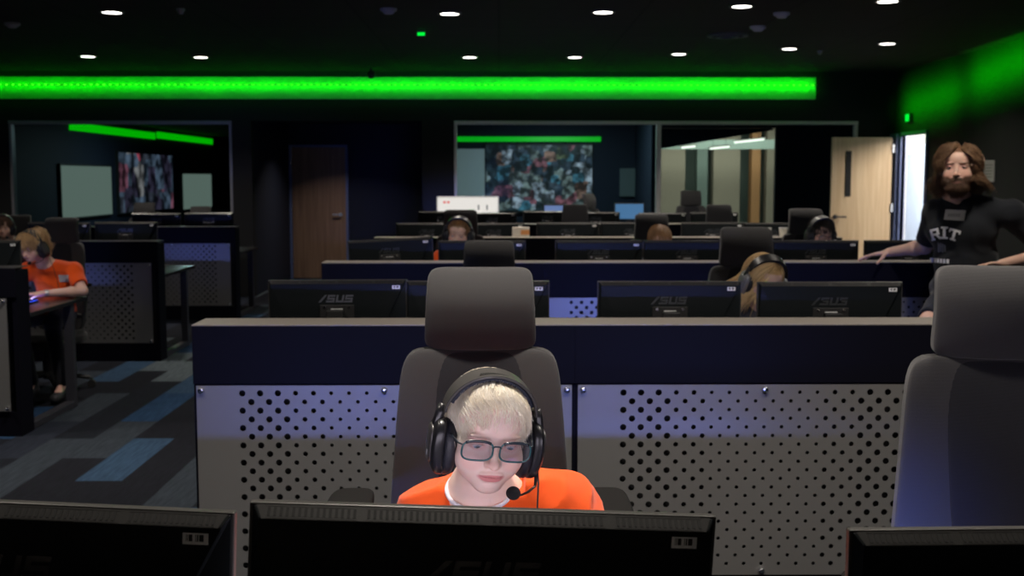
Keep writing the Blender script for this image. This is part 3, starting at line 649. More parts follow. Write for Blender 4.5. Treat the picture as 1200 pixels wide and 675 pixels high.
for x, y, l in [(-3.18, 7.5, 'back of the black monitor in front of the orange-shirted side person'), (-3.93, 7.5, 'back of the black monitor beside the one facing the orange-shirted side person'), (-3.36, 10.42, 'monitor back in the side bank directly behind the orange-shirted side person'), (-3.96, 10.42, 'monitor back in the side bank behind the orange-shirted side person, further from the aisle'), (-3.36, 13.4, 'monitor back in the furthest side row at the aisle'), (-3.97, 13.4, 'monitor back in the furthest side row away from the aisle')]:
    if l.startswith('back of the black monitor in'): monitor(-3.39, 7.5, l, 3); continue
    monitor(x, y, l, random.uniform(-3, 3), 0, random.uniform(-.005, .01))
# displays facing the camera at the back
def front_display(x, y, z, w_, h, m, label, marks=False, rz=0):
    t = thing('display', label, 'display', (x, y, .75)); t.rotation_euler = (0, 0, rz)
    zz = z-.75
    MB().box(-w_/2-.012, w_/2+.012, 0, .03, zz-.012, zz+h+.012).build('bezel_frame', M['plasticm'] if not marks else M['white'], t, bevel=.004)
    MB().box(-w_/2, w_/2, -.002, 0, zz, zz+h).build('screen', m, t)
    MB().box(-.03, .03, .01, .03, .01, zz).build('stand_column', M['plasticm'], t); MB().box(-.12, .12, -.07, .1, 0, .012).build('stand_base', M['plasticm'], t)
    if marks:
        MB().box(-w_/2+.07, -w_/2+.10, -.004, -.002, zz+h-.07, zz+h-.045).box(-w_/2+.115, -w_/2+.145, -.004, -.002, zz+h-.07, zz+h-.045).build('red_marks', emis('red_mark', (1,.12,.1), .7), t)
        MB().box(-w_/2+.10, -w_/2+.24, -.004, -.002, zz+h-.175, zz+h-.15).box(.0, .07, -.004, -.002, zz+h-.16, zz+h-.145).build('green_marks', emis('green_mark', (.1,1,.1), .6), t)
        MB().box(.12, .14, -.004, -.002, zz+h-.15, zz+h-.09).box(.22, .24, -.004, -.002, zz+h-.15, zz+h-.09).build('grey_marks', emis('grey_mark', (.35,.35,.35), .5), t)
front_display(-.375, 13.75, .96, .72, .405, emis('white_screen', (1,.96,.90), .78), 'white glowing display with red and green marks facing the camera', True)
front_display(.70, 14.0, 1.12, .30, .14, emis('blue_screen', (.22,.36,.75), .5), 'small blue screen at the back, left of the two blue ones')
front_display(1.58, 14.0, 1.10, .34, .18, emis('blue_screen2', (.10,.30,.6), .5), 'small blue screen at the back beside the pale mullion')
# small things
t = thing('box_carton', 'small white and orange box standing in the fourth row', 'box', (.19, 10.16, ZL)); MB().box(-.075, .075, -.03, .03, 0, .085).build('carton', mat('white_card', (.75,.7,.62), .6), t, bevel=.003); MB().box(.0, .076, -.031, .031, .02, .06).build('orange_band', mat('orange_band', (.8,.35,.12), .6), t)
for i, (x, c, l) in enumerate([(2.36, (.7,.68,.62), 'white paper cup on the fourth row, leftmost of three small bright items'), (2.50, (.6,.58,.5), 'cream paper cup between a white cup and an orange jar'), (2.78, (.8,.35,.08), 'small orange jar beside two pale cups')]):
    t = thing('paper_cup', l, 'cup', (x, 10.12, ZL)); MB().cyl((0,0,0), (0,0,.075), .028, .036, 20).build('cup_wall', mat('cup%d' % i, c, .5), t, smooth='auto'); ring(.032, .039, .073, .08, 20).build('rim', M['white'], t)
# keyboards with blue backlight: they throw the blue light on the steel fronts behind
protoK = None
def keyboard(x, y, label, p, rz=0):
    global protoK
    if protoK is None:
        t = empty('keyboard'); MB().box(-.21, .21, -.065, .065, .0, .010).build('base', M['plasticm'], t, bevel=.003)
        b = MB()
        for r in range(5):
            for c in range(15): b.box(-.203+c*.027, -.203+c*.027+.023, -.058+r*.0235, -.058+r*.0235+.0195, .0105, .0165)
        b.build('keys', M['key'], t); MB().box(-.206, .206, -.061, .061, .0100, .0108).build('backlight', M['bluekey'], t); protoK = t
    else: t = copy_tree(protoK)
    t.location = (x, y, .7505); t.rotation_euler = (0, 0, rz); tag(t, label, 'keyboard', 'keyboards with blue backlight')
    if p: area('keyboard_glow', (x, y+.075, .75+.0165), FACE_YP, .36, .006, p*.8, (.17,.25,1), R_(60))
    return t
PB = 2.4
keyboard(-.63, 1.66, 'blue-lit keyboard behind the lower left monitor', PB*1.3)
keyboard(-.03, 1.76, 'blue-lit keyboard under the front person\'s hands', 0)
keyboard(.66, 1.66, 'blue-lit keyboard behind the lower right monitor', PB*1.5)
keyboard(-.6, 4.85, 'blue-lit keyboard behind the monitor with the plainly visible logo', PB)
keyboard(.62, 4.85, 'blue-lit keyboard behind the monitor left of the long-haired person', PB*1.5)
keyboard(1.75, 4.85, 'blue-lit keyboard right of the long-haired person\'s desk', PB)
keyboard(-.7, 13.75, 'blue-lit keyboard by the white glowing display', PB*1.5)
keyboard(-4.0, 7.85, 'blue-lit keyboard beside the orange-shirted side person\'s own', PB*.45)
keyboard(-3.6, 10.8, 'blue-lit keyboard on the desk behind the orange-shirted side person', PB*.4)
# ------------------------------------------------------------------ chairs
def make_chair():
    """origin on the floor under the seat centre; the sitter faces -Y"""
    t = empty('office_chair')
    # headrest: pad curling back at the top
    hz = 1.2825
    def hw(x, y, z):
        v = (z-hz)/.0975
        y2 = y+.030+.000*x + (.045*max(0, v)**2.0) + .014*max(0, -v)**2 - .000
        xs = 1+.035*(-v) - .0*abs(v)
        return (x*xs, y2+.9*x*x, z)
    MB().ball((0, .235, hz), (.132, .030, .0985), 24, 9).warp(hw).build('headrest', M['fab'], t, smooth=True)
    MB().box(-.016, .016, .285, .30, 1.10, 1.30).box(-.085, .085, .266, .272, 1.177, 1.188).build('headrest_post', M['plasticm'], t, bevel=.003)
    # backrest: shield widening downwards
    def bw(x, y, z):
        v = (z-.85)/.34          # -1..1
        w_ = .222-.034*max(0, (v+.4)/1.4)
        sx = w_/.222
        if v < -.2: sx = (.226-.05*((-v-.2)/.8)**2)/.222
        yb = y + .05*v*v*(1 if v > 0 else .3) - .035*math.exp(-((z-.68)/.12)**2)
        return (x*sx, yb+.55*x*x*-1+.0, z)
    MB().ball((0, .245, .85), (.222, .032, .338), 28, 11).warp(bw).build('backrest', M['fab'], t, smooth=True)
    # headrest shadow on the backrest, shaped as a darker pad, slightly proud
    def iw(x, y, z):
        v = (z-.85)/.34; yb = y+.05*v*v*(1 if v > 0 else .3) - .035*math.exp(-((z-.68)/.12)**2)
        sx = 1-.42*(.5-.5*min(1, max(-1, v*1.1)))
        return (x*sx, yb-.55*x*x, z)
    MB().ball((0, .2305, .86), (.124, .020, .322), 22, 8).warp(iw).build('backrest_shade', M['fabdark'], t, smooth=True)
    for s in (-1, 1):
        pts = []
        for k in range(9):
            x = s*(.128+.040*k/8); z = 1.150+.002*k; v = (z-.85)/.34; pts.append((x, .245-.0335+.05*v*v-.55*x*x+.002, z))
        MB().tube(pts, .0016, 6).build('seam', M['fabdark'], t)
    MB().ball((0, .0, .475), (.25, .245, .045), 18, 5).warp(lambda x, y, z: (x*(1-.06*(y+.2)), y, z-.03*(max(0, -y-.1)/.15)**2)).build('seat', M['fab'], t, smooth=True)
    MB().box(-.03, .03, .27, .295, .42, .75).box(-.05, .05, .05, .295, .40, .425).build('back_support', M['plasticm'], t, bevel=.006)
    for s in (-1, 1):
        a = MB().ball((s*.285, -.03, .665), (.050, .13, .016), 14, 4).build('armrest', M['armpad'], t, smooth=True)
        MB().tube([(s*.20, .02, .43), (s*.27, .03, .43), (s*.285, .03, .47), (s*.285, .03, .655)], .016, 10).build('armrest_post', M['plasticm'], a, smooth='auto')
    MB().cyl((0,0,.43), (0,0,.20), .028).cyl((0,0,.22), (0,0,.08), .04).build('gas_column', M['plasticm'], t, smooth='auto')
    for k in range(5):
        a = 2*PI*k/5+.3; c, s_ = math.cos(a), math.sin(a)
        l = MB().tube([(c*.03, s_*.03, .115), (c*.16, s_*.16, .10), (c*.30, s_*.30, .075)], [.026, .02, .014], 8).build('base_leg', M['plasticm'], t, smooth='auto')
        px, py = c*.31, s_*.31
        MB().cyl((px-s_*.022, py+c*.022, .03), (px+s_*.022, py-c*.022, .03), .03, n=14).cyl((px, py, .03), (px, py, .075), .008).build('caster', M['rubber'], l, smooth='auto')
    return t
protoCh = None
def chair(x, y, dz, rz, label, group='grey office chairs with headrests', up=0):
    global protoCh
    if protoCh is None: protoCh = make_chair(); o = protoCh
    else: o = copy_tree(protoCh)
    o.location = (x, y, 0); o.rotation_euler = (0, 0, R_(rz)); tag(o, label, 'chair', group)
    if dz:
        for ch in o.children:
            n_ = ch.name.split('.')[0]
            if n_ in ('headrest', 'headrest_post', 'backrest', 'backrest_shade', 'seam', 'seat', 'back_support', 'armrest'): ch.location.z += dz
        
    if up:
        for ch in o.children:
            if ch.name.startswith('armrest'): ch.location.z += up
    return o
chair(-.046, 2.50, 0, 0, 'grey office chair with tall headrest behind the front person', up=.215)
chair(1.015, 2.17, .028, -12, 'empty grey office chair with tall headrest at the right edge', up=-.13)
chair(-.052, 5.65, -.105, 0, 'empty grey office chair whose headrest rises behind the front person\'s chair')
chair(1.235, 5.50, -.03, -2, 'grey office chair with headrest behind the long-haired person')
chair(-.30, 8.65, -.03, 0, 'grey office chair of the brown-haired person in the third row')
chair(1.19, 8.70, -.065, 0, 'grey office chair behind the fair-haired person in the third row')
chair(2.37, 8.60, -.02, 0, 'grey office chair behind the dark-haired person in glasses')
chair(.79, 11.7, -.06, 0, 'empty grey chair in the fourth row near the middle')
chair(2.27, 11.6, -.06, 0, 'empty grey chair in the fourth row left of the cups')
chair(1.38, 14.35, .02, 60, 'dark office chair turned sideways between the two blue screens')
chair(2.45, 14.45, .055, 0, 'dark office chair with raised headrest by the pale mullion')
chair(-3.43, 8.70, -.09, -6, 'black office chair the orange-shirted side person sits in')
chair(-4.95, 11.75, -.17, 10, 'grey chair of the person at the far left edge')
chair(-4.56, 14.6, -.10, 0, 'grey chair in the side bank in front of the dim video wall')
chair(-3.80, 14.6, -.15, 8, 'grey chair in the side bank in front of the furthest pale board')
# ------------------------------------------------------------------ people: bodies grown from smooth blended solids
def axis_pts(lo, hi, coarse, zones):
    xs = list(np.arange(lo, hi+coarse, coarse))
    for (a, b, f) in zones:
        xs = [x for x in xs if x < a-f*.4 or x > b+f*.4] + list(np.arange(a, b, f))
    return np.array(sorted(set(np.round(xs, 5))), dtype=np.float32)
class Field:
    def __init__(s, xs, ys, zs):
        s.ax = (xs, ys, zs); s.D = np.full((len(xs), len(ys), len(zs)), .5, np.float32)
    def _sl(s, lo, hi):
        r = []
        for a, l, h in zip(s.ax, lo, hi):
            i = max(0, int(np.searchsorted(a, l))-1); j = min(len(a), int(np.searchsorted(a, h))+1)
            if j <= i: return None
            r.append(slice(i, j))
        return tuple(r)
    def _g(s, sl):
        return (s.ax[0][sl[0]][:, None, None], s.ax[1][sl[1]][None, :, None], s.ax[2][sl[2]][None, None, :])
    def put(s, sl, d, k, op):
        a = s.D[sl]
        if op == 'sub':
            d = -d; h = np.maximum(k-np.abs(a-d), 0)/k if k > 0 else 0; s.D[sl] = np.maximum(a, d)+h*h*k*.25
        elif op == 'and':
            s.D[sl] = np.maximum(a, d)
        else:
            h = np.maximum(k-np.abs(a-d), 0)/k if k > 0 else 0; s.D[sl] = np.minimum(a, d)-h*h*k*.25
    def ell(s, c, r, k=.01, op='add', R=None, C=None, sc=1.0):
        """ellipsoid; c in the frame (C, R, sc)"""
        R = np.eye(3) if R is None else np.array(R); C = np.zeros(3) if C is None else np.array(C)
        cw = C+R@(np.array(c)*sc); rw = np.array(r)*sc; m = float(max(rw))+k+.02
        sl = s._sl(cw-m, cw+m)
        if sl is None: return
        X, Y, Z = s._g(sl); X = X-cw[0]; Y = Y-cw[1]; Z = Z-cw[2]
        q = [(R[0, i]*X+R[1, i]*Y+R[2, i]*Z) for i in range(3)]
        k0 = np.sqrt(sum((q[i]/rw[i])**2 for i in range(3))); k1 = np.sqrt(sum((q[i]/rw[i]**2)**2 for i in range(3)))+1e-9
        s.put(sl, k0*(k0-1)/k1, k, op)
    def cone(s, a, b, r1, r2, k=.01, op='add', flat=None):
        a, b = np.array(a, float), np.array(b, float); m = max(r1, r2)+k+.02
        sl = s._sl(np.minimum(a, b)-m, np.maximum(a, b)+m)
        if sl is None: return
        X, Y, Z = s._g(sl); d = b-a; L2 = float(d@d)+1e-12
        X = X-a[0]; Y = Y-a[1]; Z = Z-a[2]
        t = np.clip((X*d[0]+Y*d[1]+Z*d[2])/L2, 0, 1)
        s.put(sl, np.sqrt((X-t*d[0])**2+(Y-t*d[1])**2+(Z-t*d[2])**2)-(r1+(r2-r1)*t), k, op)
    def cut(s, p, n, rad):
        """remove everything beyond the plane (p, n) inside a ball of radius rad"""
        p = np.array(p, float); n = np.array(n, float)/np.linalg.norm(n); sl = s._sl(p-rad, p+rad)
        if sl is None: return
        X, Y, Z = s._g(sl); X = X-p[0]; Y = Y-p[1]; Z = Z-p[2]
        h = X*n[0]+Y*n[1]+Z*n[2]; sp = np.sqrt(X*X+Y*Y+Z*Z)-rad
        d = np.maximum(sp, -h); s.put(sl, d, .004, 'sub')
    def folds(s, amp, seed, fr=28, c=(0,0,0)):
        r = np.random.default_rng(seed); X, Y, Z = s._g((slice(None),)*3); w_ = 0
        for _ in range(6):
            k = r.normal(size=3)*fr*.7; ph = r.uniform(0, 6); w_ = w_+np.sin(k[0]*X+k[1]*Y+k[2]*Z+ph+1.5*np.sin(k[1]*X*.5-k[0]*Z*.6+ph))
        s.D += (amp*(1.1*np.tanh(np.abs(w_)*.45)-.75)).astype(np.float32)
    def mesh(s):
        D = s.D; I = D < 0; xs, ys, zs = s.ax
        c = [I[i:I.shape[0]-1+i, j:I.shape[1]-1+j, k:I.shape[2]-1+k] for i in (0, 1) for j in (0, 1) for k in (0, 1)]
        anyc = np.logical_or.reduce(c); allc = np.logical_and.reduce(c); act = anyc & ~allc
        ii, jj, kk = np.nonzero(act); n = len(ii); idx = np.full(act.shape, -1, np.int32); idx[ii, jj, kk] = np.arange(n)
        offs = [(i, j, k) for i in (0, 1) for j in (0, 1) for k in (0, 1)]
        val = np.stack([D[ii+o[0], jj+o[1], kk+o[2]] for o in offs], 1)
        pos = np.stack([np.stack([xs[ii+o[0]], ys[jj+o[1]], zs[kk+o[2]]], 1) for o in offs], 1)
        acc = np.zeros((n, 3)); cnt = np.zeros(n)
        for a in range(8):
            for b in range(a+1, 8):
                if sum(abs(offs[a][q]-offs[b][q]) for q in range(3)) != 1: continue
                m = (val[:, a] < 0) != (val[:, b] < 0); va, vb = val[m, a], val[m, b]; t = (va/(va-vb))[:, None]
                acc[m] += pos[m, a]*(1-t)+pos[m, b]*t; cnt[m] += 1
        V = acc/cnt[:, None]; Q = []
        for axn in range(3):
            A = [slice(None)]*3; B = [slice(None)]*3; A[axn] = slice(0, -1); B[axn] = slice(1, None)
            ch = I[tuple(A)] != I[tuple(B)]; e = np.nonzero(ch); o1, o2 = [(1, 2), (2, 0), (0, 1)][axn]
            e = list(e); ok = (e[o1] > 0) & (e[o2] > 0) & (e[o1] < act.shape[o1]) & (e[o2] < act.shape[o2]); e = [q[ok] for q in e]
            def cell(d1, d2):
                q = list(e); q[o1] = e[o1]+d1; q[o2] = e[o2]+d2; return idx[q[0], q[1], q[2]]
            q = np.stack([cell(-1, -1), cell(0, -1), cell(0, 0), cell(-1, 0)], 1)
            ins = I[e[0], e[1], e[2]]; q[~ins] = q[~ins][:, ::-1]; Q.append(q)
        return V, np.concatenate(Q)
def np_obj(name, V, Q, m, parent, tint=None, org=(0, 0, 0), smooth=True):
    me = bpy.data.meshes.new(name); V = np.asarray(V, np.float32)-np.array(org, np.float32); k = Q.shape[1]
    me.vertices.add(len(V)); me.vertices.foreach_set('co', V.ravel())
    me.loops.add(Q.size); me.loops.foreach_set('vertex_index', Q.ravel().astype(np.int32))
    me.polygons.add(len(Q)); me.polygons.foreach_set('loop_start', np.arange(0, Q.size, k, dtype=np.int32)); me.polygons.foreach_set('loop_total', np.full(len(Q), k, np.int32))
    me.update(calc_edges=True); me.validate()
    me.polygons.foreach_set('use_smooth', np.full(len(me.polygons), smooth))
    if tint is not None:
        a = me.color_attributes.new('tint', 'FLOAT_COLOR', 'POINT'); c = np.ones((len(V), 4), np.float32); c[:, :3] = tint; a.data.foreach_set('color', c.ravel())
    me.materials.append(m); o = bpy.data.objects.new(name, me); COL.objects.link(o)
    if parent: o.parent = parent
    return o
def rot(yaw, roll, nod): return np.array(Matrix.Rotation(R_(yaw), 3, 'Z') @ Matrix.Rotation(R_(roll), 3, 'Y') @ Matrix.Rotation(R_(nod), 3, 'X'))
def head_solid(f, C, R, sc, o):
    zf = o.get('face', .84)
    E = lambda c, r, k=.01, op='add': f.ell((c[0], c[1], c[2]*(zf if c[2] < -.02 else 1)), r, k, op, R, C, sc)
    def K(a, b, r1, r2, k): f.cone(C+R@(np.array(a)*sc), C+R@(np.array(b)*sc), r1*sc, r2*sc, k)
    jw = o.get('jaw', 1.0)
    E((0, .014, .030), (.0725, .090, .074)); E((0, -.040, .030), (.057, .045, .046), .02)
    E((0, -.028, -.030), (.0575*jw, .056, .062), .02); E((0, -.026, -.062), (.051*jw, .054, .034), .02); E((0, -.066, -.0865), (.022*jw, .016, .015), .025)
    for s in (-1, 1):
        E((s*.035, -.051, -.038), (.027, .024, .028), .02)
        E((s*.0305, -.0905, -.001), (.0165, .0125, .0105), .012, 'sub')
        E((s*.0305, -.0655, -.002), (.0150, .0142, .0122), .005)
        E((s*.0305, -.0830, -.0055), (.0130, .0110, .0029), .0015, 'sub')
        E((s*.030, -.0795, .0155), (.018, .0055, .0042), .008)
        E((s*.0735, .012, -.008), (.0065, .017, .027), .006); E((s*.079, .008, -.006), (.004, .009, .015), .004, 'sub')
    K((0, -.079, .004), (0, -.0955, -.030*zf), .0055, .0078, .010)
    E((0, -.1005, -.0345), (.0100, .0095, .0088), .006)
    for s in (-1, 1):
        E((s*.0100, -.0895, -.037), (.0064, .0080, .0062), .005); E((s*.0058, -.0975, -.0425), (.0028, .004, .0028), .003, 'sub')
    E((0, -.068, -.062), (.028, .020, .020), .012)
    E((0, -.0862, -.0570), (.0215, .0062, .0046), .004); E((0, -.0858, -.0670), (.0180, .0072, .0058), .004)
    E((0, -.0945, -.0618), (.0225, .0055, .0011), .0022, 'sub')
    E((0, -.090, -.0765), (.012, .005, .004), .006, 'sub')
    if o.get('beard'):
        E((0, -.050, -.080), (.050, .042, .028), .01); E((0, -.084, -.0495), (.024, .008, .005), .006)
def head_tint(V, C, R, sc, skin, lips, scalp, brow, o):
    P = (V-C)@R/sc; n = len(V); P[:, 2] = np.where(P[:, 2] < 0, P[:, 2]/o.get('face', .84), P[:, 2]); col = np.tile(np.array(skin, float), (n, 1))
    def blend(c, w_): col[:] = col*(1-w_[:, None])+np.array(c)*w_[:, None]
    g = lambda c, r: np.clip(1.35-np.sqrt((((P-np.array(c))/np.array(r))**2).sum(1)), 0, .35)/.35
    hd = np.linalg.norm(P-np.array([0, 0, 0]), axis=1) < .14
    for s in (-1, 1):
        blend([skin[0]*1.0, skin[1]*.80, skin[2]*.80], .55*g((s*.037, -.070, -.036), (.018, .03, .016))*hd)
        blend([skin[0]*.85, skin[1]*.62, skin[2]*.64], .6*g((s*.0305, -.078, -.004), (.0145, .02, .010))*hd)
        x, y, z = P[:, 0]*s, P[:, 1], P[:, 2]
        bz = .0175-(x-.034)**2*9; w_ = np.clip(1-np.abs(z-bz)/.0035, 0, 1)*np.clip((.021-np.abs(x-.031))/.004, 0, 1)*(y < -.05)*hd
        blend(brow, w_*o.get('browk', .5))
        lash = np.clip(1-np.abs(z-(-.0025-(x-.0305)**2*14))/.0014, 0, 1)*np.clip((.0125-np.abs(x-.0305))/.002, 0, 1)*(y < -.06)*hd
        blend([.10, .05, .05], lash*.75)
    blend([skin[0]*.98, skin[1]*.78, skin[2]*.76], .5*g((0, -.1, -.036), (.012, .014, .010))*hd)
    lz = np.where(P[:, 2] > -.0618, (P[:, 2]+.0618)/.0052, (-.0618-P[:, 2])/.0080); lw = np.clip(1.25-np.sqrt((P[:, 0]/.0225)**2+lz**2), 0, .3)/.3*(P[:, 1] < -.072)*hd
    blend(lips, lw*.9)
    blend([lips[0]*.25, lips[1]*.2, lips[2]*.2], np.clip(1-np.abs(P[:, 2]+.0618)/.0012, 0, 1)*np.clip((.02-np.abs(P[:, 0]))/.003, 0, 1)*(P[:, 1] < -.075)*.8*hd)
    if o.get('beard'):
        b = np.clip((-.036-P[:, 2]-np.clip((.040-np.abs(P[:, 0])), 0, 1)*.55)/.010, 0, 1)*(P[:, 1] < .03)*(P[:, 2] > -.125)*hd
        mo = np.clip((.029-np.abs(P[:, 0]))/.004, 0, 1)*np.clip((-.0425-np.abs(P[:, 0])*.15-P[:, 2])/.003, 0, 1)*np.clip((P[:, 2]+.060)/.003, 0, 1)*(P[:, 1] < -.05)*hd
        blend(o['beard'], np.maximum(b*(1-lw), mo*(1-lw))*.92)
    if scalp is not None:
        az = np.arctan2(np.abs(P[:, 0]), -P[:, 1]); hl = np.interp(az, HL[0], HL[1]); blend(scalp, np.clip((P[:, 2]-hl)/.006, 0, 1)*hd)
    return col
HL = ([0, .6, 1.0, 1.4, 1.9, PI], [.064, .060, .030, .004, -.030, -.050])
def hand(f, w_, d, n_, side, curl=.35, sc=1.0, spread=.5, thumb=1.0):
    """w_ wrist, d finger direction, n_ back-of-hand normal, side +-1 picks the thumb side along cross(d,n)"""
    d = np.array(d, float); d /= np.linalg.norm(d); n_ = np.array(n_, float); n_ -= d*(n_@d); n_ /= np.linalg.norm(n_); s = np.cross(d, n_)*side; w_ = np.array(w_, float)
    for i, off in enumerate((.027, .009, -.009, -.026)):
        kn = w_+sc*(d*(.082, .086, .082, .074)[i]*1.0+s*off); f.cone(w_+sc*(d*.012+s*off*.45), kn, .0125*sc, .0105*sc, .014)
        L = (.95, 1.06, 1.0, .78)[i]*sc; p = kn; a = 0; sp = off*spread*12
        for j, (l, r) in enumerate(((.043, .0090), (.027, .0080), (.021, .0070))):
            a += curl*(1.0+.2*i) if j else curl*.5*(1+.15*i)
            dd = d*math.cos(a)-n_*math.sin(a)+s*sp*.35; dd /= np.linalg.norm(dd); q = p+dd*l*L
            f.cone(p, q, r*sc*(.9 if i == 3 else 1), r*sc*(.8 if i == 3 else .92), .003 if j == 0 else .002); p = q
    p = w_+sc*(d*.022+s*.022-n_*.004); f.cone(w_+sc*s*.010, p, .014*sc, .0135*sc, .014)
    dd = d*.62+s*.70-n_*.30*thumb
    for j, (l, r) in enumerate(((.040, .0125), (.030, .0100), (.023, .0088))):
        dd /= np.linalg.norm(dd); q = p+dd*l*sc; f.cone(p, q, r*sc, r*sc*.88, .006 if j == 0 else .002); p = q; dd = dd+d*.22-n_*.12
M['skin'] = attr_mat('skin', .48, .12, .4, bump=.25); M['hair'] = attr_mat('hair', .4, 0, .5); M['eyem'] = attr_mat('eye', .08, 0, .6)
def cloth_mat(name, col, rough=.85):
    m = mat(name, col, rough, bump=.35, bscale=900, var=.08, vscale=40, sheen=.2, spec=.2); return m
M['orange'] = cloth_mat('orange_cotton', (.86, .095, .008)); M['blackT'] = cloth_mat('black_cotton', (.012,.014,.018)); M['whiteT'] = cloth_mat('white_collar', (.75,.72,.80))
M['darkpants'] = cloth_mat('dark_trousers', (.012,.014,.022)); M['shoe'] = mat('dark_shoe', (.03,.03,.035), .6); M['greyT'] = cloth_mat('grey_cotton', (.07,.07,.08)); M['blueT'] = cloth_mat('navy_cotton', (.02,.03,.07))
def beard_strands(root, V, tint, C, R, sc, bc, org):
    r = np.random.default_rng(21); P = (V-C)@R/sc
    k = np.nonzero((np.abs(tint-np.array(bc)).sum(1) < .12) & (np.linalg.norm(P, axis=1) < .14) & (P[:, 2] > -.13))[0]
    if len(k) == 0: return
    k = r.choice(k, 5200); p0 = P[k]+r.normal(size=(len(k), 3))*.0012; d = p0/np.linalg.norm(p0, axis=1)[:, None]*.8+np.array([0, .1, -.75])+r.normal(size=p0.shape)*.3; d /= np.linalg.norm(d, axis=1)[:, None]
    L = r.uniform(.007, .015, len(k))[:, None]; u = np.cross(d, [0, 0, 1.]); u /= np.linalg.norm(u, axis=1)[:, None]; w_ = np.cross(d, u); rows = []
    for q, rad in ((0, .0009), (.55, .0008), (1, .0002)):
        c = p0+d*L*q+np.array([0, .0, -1.])*L*q*q*.35
        for a in range(3): rows.append(c+(u*math.cos(2.094*a)+w_*math.sin(2.094*a))*rad)
    W_ = np.stack(rows, 1).reshape(-1, 3); b = np.arange(len(k))[:, None]*9
    Q = np.concatenate([np.concatenate([b+s_*3+a, b+s_*3+(a+1) % 3, b+s_*3+3+(a+1) % 3, b+s_*3+3+a], 1) for s_ in (0, 1) for a in range(3)])
    t = r.uniform(0, 1, len(k))[:, None]; col = np.repeat(np.array([[.16, .08, .04]])*t+np.array([[.05, .025, .015]])*(1-t), 9, 0)
    np_obj('beard', (W_*sc)@R.T+C, Q, M['hair'], root, col, org)
